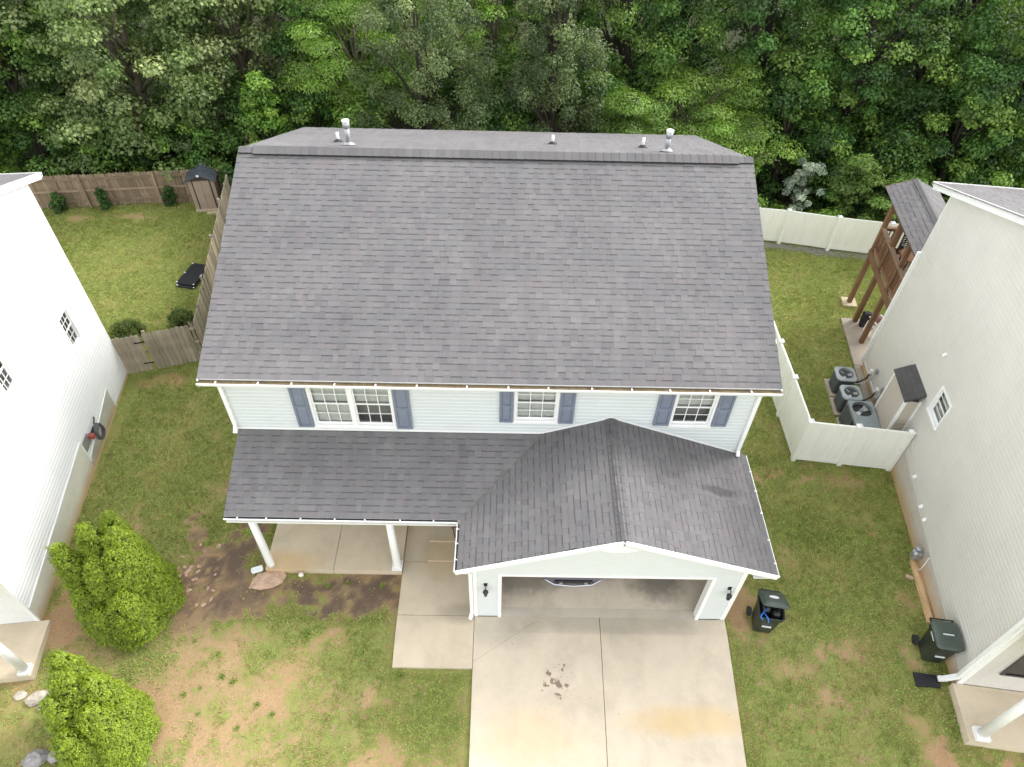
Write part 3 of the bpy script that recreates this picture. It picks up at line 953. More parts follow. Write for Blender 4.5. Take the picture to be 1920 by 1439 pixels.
# garage roof
rg_ = MB()
slope_slab(rg_, (e0 + .09, Dm + .02, ze + .09 * sg), (e0 + .09, -ov, ze + .09 * sg), (xa, -ov, za_), (xa, Dm + .02, za_), .09)
slope_slab(rg_, (e1 - .09, -ov, ze + .09 * sg), (e1 - .09, Dm + .02, ze + .09 * sg), (xa, Dm + .02, za_), (xa, -ov, za_), .09)
garage_roof = rg_.build('garage_roof', 'roof_sheet', H)
def above_porch(c):
    zpo = ze + (c.y - yp) * sp
    return c.z > zpo - .06 or c.y < yp
lg = math.hypot(xa - e0 - .07, (xa - e0 - .07) * sg)
layout_tabs((e0 + .07, Dm + .01, ze + .07 * sg), (0, -1, 0), (1, 0, sg), Dm + ov, lg, above_porch, garage_roof, tabs, 3)
layout_tabs((e1 - .07, -ov, ze + .07 * sg), (0, 1, 0), (-1, 0, sg), Dm + ov, lg, None, garage_roof, tabs, 4)
# porch roof
rp = MB()
slope_slab(rp, (plx, yp + .09, ze + .09 * sp), (e0 + .3, yp + .09, ze + .09 * sp), (xv + .1, Dm + .02, zp), (plx, Dm + .02, zp), .09)
porch_roof = rp.build('porch_roof', 'roof_sheet', H)
def left_of_valley(c):
    zga = ze + (c.x - e0) * sg
    return c.x < e0 or c.z > zga - .05
layout_tabs((plx, yp + .07, ze + .07 * sp), (1, 0, 0), (0, 1, sp), xv - plx + .15, math.hypot(Dm - yp - .07, zp - ze - .07 * sp), left_of_valley, porch_roof, tabs, 5)
place_tabs(tabs, H, 300, H)
# ridge vent with cap shingles, and garage ridge caps
rv = MB()
rv.loft([[(x, yR - .20, zR - .20 * sm + .015), (x, yR - .20, zR - .20 * sm + .055), (x, yR, zR + .045), (x, yR + .20, zR - .2 * sm + .055), (x, yR + .2, zR - .2 * sm + .015)] for x in (xEl + .42, xEr - .42)])
ridge_vent = rv.build('ridge_vent', 'dark', H)
ridge_caps((xEl + .02, yR, zR + .03), (xEl + .44, yR, zR + .03), .16, main_roof, drop=sm, seed=5)
ridge_caps((xEl + .40, yR, zR + .05), (xEr - .40, yR, zR + .05), .215, ridge_vent, drop=sm, lift=.03)
ridge_caps((xEr - .44, yR, zR + .03), (xEr - .02, yR, zR + .03), .16, main_roof, drop=sm, seed=6)
ridge_caps((xa, -ov, za_ + .01), (xa, Dm, za_ + .01), .15, garage_roof, drop=sg, seed=8)
# valley leaf litter
mb = MB()
v0 = Vector((e0 + .12, yp + .12, ze + .12 * sp)); v1 = Vector((xv, Dm - .01, zp))
for i in range(240):
    t = random.random(); c = v0.lerp(v1, t) + Vector((random.gauss(0, .05), random.gauss(0, .05), 0))
    c.z = max(ze + (c.x - e0) * sg, ze + (c.y - yp) * sp) + .026
    a = random.random() * 6.3; r = random.uniform(.006, .022)
    mb.poly([c + Vector((math.cos(a + k * 1.57) * r, math.sin(a + k * 1.57) * r * .5, 0)) for k in range(4)])
mb.build('valley_litter', 'litter', garage_roof, kind='stuff')

# walls
frF = Frame((xL, Dm, 0), (1, 0, 0), (0, -1, 0))
W1 = (-3.08 - xL, -1.12 - xL, 3.76, 5.24); W2 = (1.71 - xL, 2.76 - xL, 4.05, 5.30); W3 = (5.44 - xL, 6.44 - xL, 4.0, 5.26)
LW = xR - xL
mb = MB(); lap(mb, frF, 2.45, 5.36, lambda z: (0, LW), [W1, W2, W3], e=.12, out=.024); mb.build('wall', 'siding', H)
mb = MB(); lap(mb, frF, .12, 2.45, lambda z: (0, G0 - xL), [(4.55, 5.55, .12, 2.25), (1.0, 2.6, .7, 2.1)]); mb.build('wall', 'siding', H)
frLs = Frame((xL, yBw, 0), (0, -1, 0), (-1, 0, 0)); DW = yBw - Dm
def gsp(z, z0=5.36):
    if z <= z0: return (0, DW)
    k = (z - z0) / sm
    return (k, DW - k)
mb = MB(); lap(mb, frLs, .12, zR - .12, gsp); mb.build('wall', 'siding', H)
frRs = Frame((xR, Dm, 0), (0, 1, 0), (1, 0, 0))
mb = MB(); lap(mb, frRs, .12, zR - .12, gsp); mb.build('wall', 'siding', H)
frB = Frame((xR, yBw, 0), (-1, 0, 0), (0, 1, 0))
mb = MB(); lap(mb, frB, .12, 5.36, lambda z: (0, LW)); mb.build('wall', 'siding', H)
mb = MB()
mb.box(xL + .02, G0 - .01, Dm + .02, Dm + .22, -.1, .125); mb.box(xL + .02, xL + .22, Dm + .221, yBw - .02, -.1, .125); mb.box(xR - .22, xR - .02, Dm + .02, yBw - .02, -.1, .125); mb.box(xL + .221, xR - .221, yBw - .22, yBw - .02, -.1, .125)
mb.build('foundation', 'foundation', H)
# fascia, soffits, rakes
for y0_ in (yE + .157, yB - .187):
    MB().box(xEl + .02, xEr - .02, y0_, y0_ + .03, zE - .13, zE + .02).build('fascia', 'white', H)
mb = MB(); mb.box(xEl + .04, xEr - .04, yE + .188, Dm, 5.362, 5.385); mb.box(xEl + .04, xEr - .04, yBw, yB - .188, 5.362, 5.385); mb.build('soffit', 'soffit', H)
for x in (xEl + .012, xEr - .012):
    mb = MB()
    for s in (-1, 1):
        a = Vector((x, yR + s * (yR - yE - .11), zE - .04)); b = Vector((x, yR, zR - .09))
        mb.bar(a, b, .022, .16)
    mb.build('rake_board', 'white', H)
for x, u in ((xL, 1), (xR, -1)):
    MB().box(min(x - .02 * u, x + .09 * u), max(x - .02 * u, x + .09 * u), Dm - .034, Dm - .0245, zp - .1, 5.36).build('corner_board', 'white', H)
MB().box(xL + .09, xv, Dm - .036, Dm - .0245, zp - .02, zp + .055).build('base_trim', 'white', H)
mb = MB()   # flashing strip stepping up the garage roof
for s in (-1, 1):
    xs = xv if s < 0 else xR - .05
    a = Vector((xs, Dm - .02, ze + (xs - e0 if s < 0 else e1 - xs) * sg + .035)); b = Vector((xa, Dm - .02, za_ + .045))
    mb.bar(a, b, .014, .06)
mb.build('flashing', 'white', H)
# windows and shutters
window(H, frF, *W1, 4.51, mull=(-2.15 - xL, -2.045 - xL), blinds=(1, 1, 0, 1), label='wide double window, one lower sash open behind a screen')
window(H, frF, *W2, 4.67, blinds=(1, 1))
window(H, frF, *W3, 4.60, blinds=(0, 1))
for u0, u1, z0 in ((-3.47, -3.10, 3.75), (-1.10, -.72, 3.74), (1.37, 1.69, 4.05), (2.78, 3.13, 4.04), (5.05, 5.42, 4.03), (6.46, 6.81, 4.03)):
    shutter(H, frF, u0 - xL, u1 - xL, z0, 5.27)
# gutters
gutter(H, (xEl, yE, zE), (xEr, yE, zE), (0, -1, 0), .155, 'debris', 14)
gutter(H, (plx, yp, ze), (e0 - .002, yp, ze), (0, -1, 0), .11, 'dark', 7)
gutter(H, (e0, yp - .005, ze), (e0, -ov, ze), (-1, 0, 0), .11, 'dark', 3)
gutter(H, (e1, -ov, ze), (e1, Dm, ze), (1, 0, 0), .11, 'dark', 5)
# downspouts
downspout(H, [(xL + .06, yE + .08, zE - .09), (xL + .06, Dm - .06, zE - .35), (xL + .06, Dm - .06, zp + .16), (xL + .06, Dm - .2, zp + .03)])
zr = ze + (e1 - xR) * sg
downspout(H, [(xR - .06, yE + .08, zE - .09), (xR - .06, Dm - .06, zE - .35), (xR - .06, Dm - .06, zr + .2), (xR - .06, Dm - .16, zr + .08)])
downspout(H, [(e0 + .07, -.02, ze - .1), (G0 - .05, -.02, ze - .32), (G0 - .05, -.02, .25), (G0 - .09, -.10, .08)])
# garage front wall
frG = Frame((G0, 0, 0), (1, 0, 0), (0, -1, 0)); GW = G1 - G0
def gs2(z):
    zt = ze + (G0 - e0) * sg - .1
    if z <= zt: return (0, GW)
    k = (z - zt) / sg
    return (k, GW - k)
op = (1.494 - G0, 6.374 - G0)
mb = MB(); lap(mb, frG, .06, za_ - .12, gs2, [(op[0], op[1], .06, 2.12)], e=.11, out=.007); mb.build('garage_wall', 'siding', H)
mb = MB()
fbar(mb, frG, op[0] - .085, op[0], 0.03, 2.2, -.18, .022); fbar(mb, frG, op[1], op[1] + .085, 0.03, 2.2, -.18, .022); fbar(mb, frG, op[0], op[1], 2.115, 2.2, -.18, .021)
mb.build('garage_door_frame', 'white', H)
fbar(MB(), frG, 0, .09, .05, 2.8, .008, .02).build('corner_board', 'white', H); fbar(MB(), frG, GW - .09, GW + .02, .05, 2.8, .008, .02).build('corner_board', 'white', H)
for frs in (Frame((G0, Dm, 0), (0, -1, 0), (-1, 0, 0)), Frame((G1, 0, 0), (0, 1, 0), (1, 0, 0))):
    mb = MB(); lap(mb, frs, .06, 2.78, lambda z: (0, Dm)); mb.build('garage_wall', 'siding', H)
mb = MB()
for s in (-1, 1):
    a = Vector((xa + s * (xa - e0 - .02), -ov - .012, ze - .055)); b = Vector((xa, -ov - .012, za_ - .055)); mb.bar(a, b, .022, .15)
mb.build('rake_board', 'white', H)
mb = MB()
for s in (-1, 1):
    q = lambda t, y: (xa + s * (xa - e0 - .1) * t, y, za_ - .125 - (za_ - ze - .06) * t)
    mb.quad(q(1, -ov + .03), q(0, -ov + .03), q(0, -.01), q(1, -.01))
mb.box(e0 + .02, G0 + .0, -.29, yp, 2.70, 2.73); mb.box(G1, e1 - .02, -.29, Dm, 2.70, 2.73); mb.box(plx + .03, G0, yp + .02, Dm, 2.66, 2.69)
mb.build('soffit', 'soffit', H)
mb = MB(); mb.box(plx + .02, e0 + .1, yp + .105, yp + .13, ze - .14, ze + .02); mb.box(e0 + .105, e0 + .13, -ov + .03, yp + .104, ze - .14, ze + .02); mb.box(e1 - .13, e1 - .105, -ov + .03, Dm, ze - .14, ze + .02)
mb.build('fascia', 'white', H)
mb = MB()
prof = [(-.47, 3.42), (-.3, 3.34), (-.12, 3.30), (.12, 3.30), (.3, 3.34), (.47, 3.42), (.05, 3.60), (-.05, 3.60)]
mb.hexa([(xa + u, -.012, z) for u, z in prof], [(xa + u, -.05, z) for u, z in prof]); mb.build('gable_vent', 'white', H)
# garage inside
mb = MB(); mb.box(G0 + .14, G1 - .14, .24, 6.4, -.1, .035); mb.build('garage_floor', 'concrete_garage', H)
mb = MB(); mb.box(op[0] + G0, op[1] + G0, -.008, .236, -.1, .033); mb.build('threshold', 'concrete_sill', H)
mb = MB()
mb.box(G0 + .02, G0 + .139, .02, 6.4, -.05, 2.6); mb.box(G1 - .139, G1 - .02, .02, 6.4, -.05, 2.6); mb.box(G0 + .14, G1 - .14, 6.4, 6.5, -.05, 2.6); mb.box(G0 + .02, G1 - .02, .19, 6.5, 2.6, 2.66)
mb.build('garage_lining', 'plasterboard', H)
# porch
mb = MB(); mb.box(-4.67, -2.905, 1.14, Dm - .02, -.1, .16); mb.box(-2.893, -1.125, 1.14, Dm - .02, -.1, .16); mb.build('porch_floor', 'concrete_walk', H)
mb = MB(); mb.box(-.492, .81, 1.492, 2.04, -.05, .10); mb.build('step', 'concrete_walk', H)
mb = MB(); mb.box(-.492, .81, 2.045, Dm - .02, -.05, .17); mb.build('step', 'concrete_walk', H)
for cx, cy, sq in ((-4.55, 1.27, 0), (-1.24, 1.27, 1)):
    mb = MB()
    mb.tube([(cx, cy, .16), (cx, cy, .24), (cx, cy, 1.2), (cx, cy, 2.62)], [.105, .105, .10, .088], 18)
    c = mb.build('column', 'white', H, True)
    mb = MB(); mb.box(cx - .13, cx + .13, cy - .13, cy + .13, 2.60, 2.66)
    if sq: mb.box(cx - .13, cx + .13, cy - .13, cy + .13, .161, .25)
    mb.build('column_block', 'white', c)
mb = MB(); mb.box(-.50, .48, Dm - .06, Dm - .01, .17, 2.25); d_ = mb.build('front_door', 'door', H)
mb = MB(); mb.tube([(-.40, Dm - .06, 1.1), (-.40, Dm - .12, 1.1)], .03, 10); mb.build('handle', 'metal', d_)
window(H, frF, 1.0, 2.6, .7, 2.1, 1.4, blinds=(1, 1))
# lanterns
for lx in (1.12, 6.86):
    mb = MB(); mb.box(lx - .04, lx + .04, -.03, -.008, 1.64, 1.76)
    l_ = mb.build('wall_lantern', 'black_metal', H)
    mb = MB(); mb.tube([(lx, -.03, 1.72), (lx, -.09, 1.76), (lx, -.14, 1.72), (lx, -.14, 1.63)], .012, 8); mb.build('arm', 'black_metal', l_)
    hexr = lambda r, z: [(lx + math.cos(a) * r, -.14 + math.sin(a) * r, z) for a in np.linspace(0, 2 * math.pi, 7)[:-1]]
    MB().loft([hexr(.02, 1.63), hexr(.072, 1.58), hexr(.072, 1.56)]).build('cap', 'black_metal', l_)
    MB().loft([hexr(.06, 1.56), hexr(.045, 1.41), hexr(.015, 1.385)]).build('lamp_glass', 'car_glass', l_)
# roof vents
def on_back(y): return zR - (y - yR) * sm
for px, py, top in ((-2.81, 9.72, 8.18), (5.74, 9.78, 8.06)):
    z0 = on_back(py)
    mb = MB(); mb.tube([(px, py, z0 - .02), (px, py, top - .16)], .065, 14)
    f = mb.build('flue_pipe', 'metal', H, True)
    mb = MB(); mb.loft([[(x, y, z + (py - y) * sm) for x, y, z in circle(r, z0 + h, 18, px, py)] for r, h in ((.17, .03), (.16, .05), (.09, .10))]); mb.build('flashing_collar', 'metal', f)
    mb = MB(); mb.tube([(px, py, top - .20), (px, py, top - .03)], .092, 16); mb.build('cap_band', 'metal', f, True)
    mb = MB(); mb.tube([(px, py, top - .028), (px, py, top)], .10, 18); mb.build('cap', 'metal_white', f)
for px, py, h in ((-3.27, 10.45, .28), (2.73, 11.0, .27), (5.24, 10.6, .30)):
    z0 = on_back(py)
    mb = MB(); mb.tube([(px, py, z0 - .02), (px, py, z0 + h)], .042, 12); f = mb.build('plumbing_vent', 'pvc', H, True)
    mb = MB(); mb.loft([[(x, y, z + (py - y) * sm) for x, y, z in circle(r, z0 + hh, 14, px, py)] for r, hh in ((.14, .02), (.12, .035), (.055, .09))]); mb.build('boot', 'rubber', f)

# ------------------------------------------------------------------ car in the garage
def car():
    t = thing('car', 'dark mauve-grey car parked nose-out inside the open garage', 'car', (3.33, .80, .035))
    secs = [(.0, .55, .28, .52, .55), (.10, .76, .22, .66, .72), (.35, .86, .20, .74, .80), (1.15, .90, .20, .92, .78), (1.55, .90, .20, 1.02, .76), (3.3, .90, .20, 1.06, .76), (4.2, .86, .22, 1.02, .74), (4.45, .74, .30, .86, .66)]
    rings = []
    for y, w, z0, z1, top in secs:
        zm = z0 + (z1 - z0) * .55
        rings.append([(-w * .9, y, z0), (w * .9, y, z0), (w, y, z0 + .1), (w, y, zm), (w * .93, y, z1 - .05), (top * w, y, z1), (-top * w, y, z1), (-w * .93, y, z1 - .05), (-w, y, zm), (-w, y, z0 + .1)])
    b = MB(); b.loft(rings[::-1]); b.build('body', 'car', t, True)
    c = MB(); c.loft([[(-w, y, z), (w, y, z), (w * .98, y2, z2), (-w * .98, y2, z2)] for w, y, z, y2, z2 in ((.76, 1.3, .97, 3.9, .97), (.60, 1.95, 1.42, 3.5, 1.42))][::1]); c.build('cabin', 'car_glass', t)
    r = MB(); r.loft([rrect(1.2, 1.5, .12, 1.415, 0, 2.72), rrect(1.1, 1.4, .12, 1.47, 0, 2.72)]); r.build('car_roof', 'car', t)
    g = MB(); g.loft([[(x, y, z) for x, y, z in ((-.5, .02, .42), (.5, .02, .42), (.46, -.02, .30), (-.46, -.02, .30))], [(x, y, z) for x, y, z in ((-.48, -.03, .42), (.48, -.03, .42), (.44, -.04, .30), (-.44, -.04, .30))]]); g.build('grille', 'black_plastic', t)
    s = MB(); s.tube([(-.86, .42, .30), (-.74, .10, .27), (-.48, -.035, .25), (0, -.075, .245), (.48, -.035, .25), (.74, .10, .27), (.86, .42, .30)], .035, 8); s.build('bumper_lip', 'chrome', t, True)
    for sx in (-1, 1):
        h = MB(); h.loft([rrect(.26, .22, .05, .62, sx * .6, .14), rrect(.24, .2, .05, .70, sx * .58, .20)]); h.build('headlight', 'chrome', t)
        f = MB(); f.tube([(sx * .32, -.06, .34), (sx * .32, -.02, .34)], .05, 12); f.build('fog_light', 'chrome', t)
        for wy in (.85, 3.6):
            w = MB(); w.tube([(sx * .88, wy, .31), (sx * .70, wy, .31)], .31, 20); wo_ = w.build('wheel', 'rubber', t)
            w = MB(); w.tube([(sx * .89, wy, .31), (sx * .86, wy, .31)], .19, 14); w.build('rim', 'chrome', wo_)
car()

# ------------------------------------------------------------------ left neighbour (local frame: wall x=0, y 0 back .. -8.58 front)
HL = thing('house', 'white-sided gable house with small upper windows beside the round evergreens', 'house', (LO[0], LO[1], 0), LD)
frL = Frame((0, -8.58, 0), (0, 1, 0), (1, 0, 0)); LLn = 8.58
def spL(z, zt=7.1, s=.38):
    if z <= zt: return (0, LLn)
    k = (z - zt) / s
    return (k, LLn - k)
wl1 = (LLn - 1.85, LLn - 1.21, 2.82, 3.97); wl2 = (LLn - 5.0, LLn - 4.36, 4.3, 5.44)
mb = MB(); lap(mb, frL, .12, 8.7, spL, [wl1, wl2], e=.125, out=.022); mb.build('wall', 'siding_l', HL)
frLb = Frame((0, 0, 0), (-1, 0, 0), (0, 1, 0)); frLf = Frame((-10, -8.58, 0), (1, 0, 0), (0, -1, 0))
for f_ in (frLb, frLf):
    mb = MB(); lap(mb, f_, .12, 7.1, lambda z: (0, 10)); mb.build('wall', 'siding_l', HL)
window(HL, frL, *wl1, 3.40, blinds=(1, 1), cols=3, rows=2, bm='curtain')
window(HL, frL, *wl2, 4.87, blinds=(1, 1), cols=3, rows=2, bm='curtain')
mb = MB()
P = lambda y, z, n=.022: (n, y, z)
for pts, nn in (([(-1.5, -.1), (-1.5, .86), (-3.85, .42), (-3.85, -.1)], .022), ([(-3.85, -.1), (-3.85, 1.14), (-8.56, .72), (-8.56, -.4)], .023)):
    mb.hexa([(-.05, y, z) for y, z in pts], [(nn, y, z) for y, z in pts])
mb.box(-.05, .021, -1.499, .01, -.1, .20)
mb.build('foundation', 'foundation_low', HL)
mb = MB(); mb.box(.015, .05, -1.50, -1.46, .10, .90); mb.box(.015, .05, -3.86, -3.80, .36, 1.18); mb.bar((.032, -1.5, .89), (.032, -3.82, .45), .03, .035); mb.bar((.032, -3.86, 1.17), (.032, -8.56, .75), .03, .035)
mb.build('step_trim', 'white', HL)
MB().box(-.08, .02, -.0, .022, .1, 7.05).build('corner_board', 'white', HL); MB().box(-.08, .021, -8.602, -8.58, .1, 7.05).build('corner_board', 'white', HL)
rmL = MB(); xo = .20; yo = .45; zt = 7.1 - .38 * yo + .14; zrL = zt + .38 * (4.29 + yo)
slope_slab(rmL, (-10.3, -8.58 - yo, zt), (xo, -8.58 - yo, zt), (xo, -4.29, zrL), (-10.3, -4.29, zrL), .10)
slope_slab(rmL, (xo, yo, zt), (-10.3, yo, zt), (-10.3, -4.29, zrL), (xo, -4.29, zrL), .10)
roofL = rmL.build('roof', 'roof_sheet', HL)
mb = MB()
for s in (-1, 1):
    a = Vector((xo - .01, -4.29 + s * (4.29 + yo), zt - .06)); b = Vector((xo - .01, -4.29, zrL - .06)); mb.bar(a, b, .025, .17)
    a2 = Vector((xo / 2, a.y, a.z - .05)); b2 = Vector((xo / 2, b.y, b.z - .05)); mb.bar(a2, b2, xo - .05, .02)
mb.build('rake_board', 'white', HL)
tl = []
LM = Matrix.Translation((LO[0], LO[1], 0)) @ Matrix.Rotation(LD, 4, 'Z')
sL = Vector((0, -1, .38)).normalized()
layout_tabs((xo, yo, zt), (-1, 0, 0), (0, -1, .38), 4.0, math.hypot(4.29 + yo, .38 * (4.29 + yo)), None, roofL, tl, 21)
layout_tabs((-3.7, -8.58 - yo, zt), (1, 0, 0), (0, 1, .38), 4.0, math.hypot(4.29 + yo, .38 * (4.29 + yo)), None, roofL, tl, 22)
place_tabs(tl, HL, 0, roofL)
gutter(HL, (-10.2, yo + .11, zt - .02), (xo, yo + .11, zt - .02), (0, 1, 0), .11, 'dark', 0)
# hatch, hose reel, dark vent on the wall
mb = MB(); mb.box(.03, .06, -3.82, -3.40, .72, 1.08); mb.build('crawl_vent', 'metal', HL)
mb = MB(); mb.box(-.9, .25, -9.98, -8.60, -.3, .13); mb.box(-4, -.905, -9.98, -8.60, -.3, .13); mb.build('porch_floor', 'concrete_walk', HL)
mb = MB(); mb.tube([(.10, -9.83, .13), (.10, -9.83, 2.5)], [.10, .085], 16); c_ = mb.build('column', 'white', HL, True)
mb = MB(); mb.box(-.03, .23, -9.96, -9.70, .131, .22); mb.build('column_block', 'white', c_)
rmP = MB(); slope_slab(rmP, (-6, -10.2, 2.55), (.28, -10.2, 2.55), (.28, -8.57, 3.0), (-6, -8.57, 3.0), .14); rpL = rmP.build('porch_roof', 'white', HL)
tl = []; layout_tabs((-4, -10.2, 2.555), (1, 0, 0), (0, 1.63, .45), 4.28, 1.66, None, rpL, tl, 23); place_tabs(tl, HL, 0, rpL)

def lworld(x, y, z=0): return LM @ Vector((x, y, z))
p = lworld(.12, -3.1, .78)
t = thing('hose_reel', 'dark garden hose coiled on the white house wall', 'hose', (p.x, p.y, p.z - .35), LD)
mb = MB(); pts = []
for k in range(90):
    a = k * .42; r = .26 + .02 * math.sin(k * .37); pts.append((.06 + .10 * (k % 23) / 23, math.cos(a) * r * .75, .35 + math.sin(a) * r))
mb.tube(pts, .022, 6); mb.build('hose_coil', 'hose', t, True)
mb = MB(); mb.box(-.1, .03, -.16, .16, .3, .42); mb.build('bracket', 'black_plastic', t)
mb = MB(); mb.box(-.08, .10, -.36, -.24, .42, .56); mb.build('hose_box', 'terracotta', t)
mb = MB(); mb.tube([(.0, .1, .55), (.06, .16, .75), (.1, .1, .86)], .02, 6); mb.build('nozzle', 'black_plastic', t)

# ------------------------------------------------------------------ right neighbour (local: wall x=0, y 0 back .. -10.78 front)
RM = Matrix.Translation((RO[0], RO[1], 0)) @ Matrix.Rotation(RD, 4, 'Z')
def rworld(x, y, z=0): return RM @ Vector((x, y, z))
HR = thing('house', 'beige-sided gable house with a small chimney-like bump-out and rear deck', 'house', (RO[0], RO[1], 0), RD)
RL = 10.78
frR = Frame((0, 0, 0), (0, -1, 0), (-1, 0, 0))
sR = .40
def spR(z, zt=6.75):
    if z <= zt: return (0, RL)
    k = (z - zt) / sR
    return (k, RL - k)
wr = (4.24, 5.02, 2.66, 3.55)
mb = MB(); lap(mb, frR, .36, 8.85, spR, [wr], e=.125, out=.015); mb.build('wall', 'siding_r', HR)
mb = MB(); lap(mb, Frame((0, -RL, 0), (1, 0, 0), (0, -1, 0)), .15, 6.75, lambda z: (0, 9)); mb.build('wall', 'siding_r', HR)
mb = MB(); lap(mb, Frame((9, 0, 0), (-1, 0, 0), (0, 1, 0)), .15, 6.75, lambda z: (0, 9)); mb.build('wall', 'siding_r', HR)
mb = MB(); mb.box(.012, .2, -RL + .01, -.01, -.5, .37); mb.box(.201, 9, -RL + .01, -RL + .2, -.5, .16); mb.build('foundation', 'foundation', HR)
q_ = [(-RL + .012, -.5), (-RL + .012, .40), (-4.42, .98), (-4.42, -.5)]
MB().hexa([(.05, y, z) for y, z in q_], [(-.027, y, z) for y, z in q_]).build('foundation', 'foundation', HR)
window(HR, frR, *wr, 3.10, blinds=(1, 1), cols=1, rows=2)
rmR = MB(); yo = .68; xo = .26; zt = 6.75 - sR * yo + .14; zrR = zt + sR * (RL / 2 + yo)
slope_slab(rmR, (-xo, yo, zt), (-xo, -RL / 2, zrR), (9.3, -RL / 2, zrR), (9.3, yo, zt), .10)
rmR.v = rmR.v; 
slope_slab(rmR, (-xo, -RL - yo, zt), (9.3, -RL - yo, zt), (9.3, -RL / 2, zrR), (-xo, -RL / 2, zrR), .10)
roofR = rmR.build('roof', 'roof_sheet', HR)
mb = MB()
for s in (-1, 1):
    a = Vector((-xo + .01, -RL / 2 + s * (RL / 2 + yo), zt - .07)); b = Vector((-xo + .01, -RL / 2, zrR - .07)); mb.bar(a, b, .025, .19)
    a2 = Vector((-xo / 2, a.y, a.z - .06)); b2 = Vector((-xo / 2, b.y, b.z - .06)); mb.bar(a2, b2, xo - .05, .02)
mb.build('rake_board', 'white', HR)
tr_ = []; ls = math.hypot(RL / 2 + yo, sR * (RL / 2 + yo))
layout_tabs((5.7, yo, zt + .012), (-1, 0, 0), (0, -1, sR), 6.04, ls, None, roofR, tr_, 31)
layout_tabs((-xo, -RL - yo, zt + .012), (1, 0, 0), (0, 1, sR), 4.0, ls, None, roofR, tr_, 32)
place_tabs(tr_, HR, 0, roofR)
gutter(HR, (9, yo + .11, zt), (-xo, yo + .11, zt), (0, 1, 0), .11, 'dark', 0)
MB().box(-.02, .08, -.001, .024, .2, 6.65).build('corner_board', 'white', HR); MB().box(-.022, .10, -RL - .022, -RL + .08, .15, 6.65).build('corner_board', 'white', HR)
mb = MB(); mb.box(-.018, .02, -1.0, -.05, .30, .365); mb.box(-.03, .012, -1.75, -1.0, .28, .36); mb.build('base_trim', 'white', HR)
downspout(HR, [(-.05, .02, 4.75), (-.05, .02, .2)], .10, .08)
downspout(HR, [(-.06, -RL + .05, 6.5), (-.06, -RL + .05, .42), (-.30, -RL + .05, .18), (-.42, -RL + .05, .15)], .11, .09)
# bump-out with shingled lid
mb = MB(); cy0, cy1, cd = -3.84, -2.70, .42
for f_, w_ in ((Frame((-cd, cy1, 0), (0, -1, 0), (-1, 0, 0)), cy1 - cy0), (Frame((-cd, cy0, 0), (1, 0, 0), (0, -1, 0)), cd), (Frame((0, cy1, 0), (-1, 0, 0), (0, 1, 0)), cd)):
    lap(mb, f_, .35, 2.44, lambda z, w_=w_: (0, w_), e=.125, out=.022)
bo = mb.build('bump_out', 'siding_b', HR)
for x, y in ((-cd, cy0), (-cd, cy1), (-.03, cy0)):
    MB().box(x - .035, x + .035, y - .035, y + .035, .35, 2.46).build('corner_trim', 'white', bo)
mb = MB(); slope_slab(mb, (-cd - .08, cy1 + .06, 2.46), (-cd - .08, cy0 - .06, 2.46), (0, cy0 - .06, 2.78), (0, cy1 + .06, 2.78), .06); lid = mb.build('lid_roof', 'roof_sheet', bo)
tb = []; layout_tabs((-cd - .08, cy1 + .06, 2.462), (0, -1, 0), (.5, 0, .32), 1.26, .56, None, lid, tb, 33)
mbx = MB()
for t_ in tb: tab_geom(mbx, t_['w'], tuple(c * .55 for c in TINTS[t_['ti']]), t_['O'], t_['U'], t_['V'], t_['N'])
mbx.build('shingles', 'shingle', bo, kind='stuff')
# wall fittings
for y, z in ((-3.62, 4.08), (-5.45, 1.12), (-6.35, .98), (-6.75, .95)):
    mb = MB(); mb.hexa([(-.02, y - .05, z - .04), (-.09, y - .04, z - .03), (-.09, y + .04, z - .03), (-.02, y + .05, z - .04)],
                       [(-.02, y - .05, z + .05), (-.05, y - .04, z + .035), (-.05, y + .04, z + .035), (-.02, y + .05, z + .05)])
    mb.build('vent_hood', 'white', HR)
for y in (-1.12, -1.95):
    mb = MB(); mb.box(-.10, -.014, y - .05, y + .05, .82, .98); bx_ = mb.build('disconnect_box', 'metal', HR)
    mb = MB(); mb.tube([(-.06, y, .83), (-.08, y, .5), (-.3, y - .02, .3), (-.7, y - .05, .28)], .02, 6); mb.build('conduit', 'metal', bx_, True)
    mb = MB(); mb.box(-.08, -.014, y + .25, y + .40, .50, .62); lb_ = mb.build('line_cover', 'white', HR)
    mb = MB(); mb.tube([(-.05, y + .32, .52), (-.10, y + .28, .3), (-.35, y + .15, .2), (-.75, y + .1, .22)], .026, 6); mb.build('refrigerant_line', 'copper_black', lb_, True)
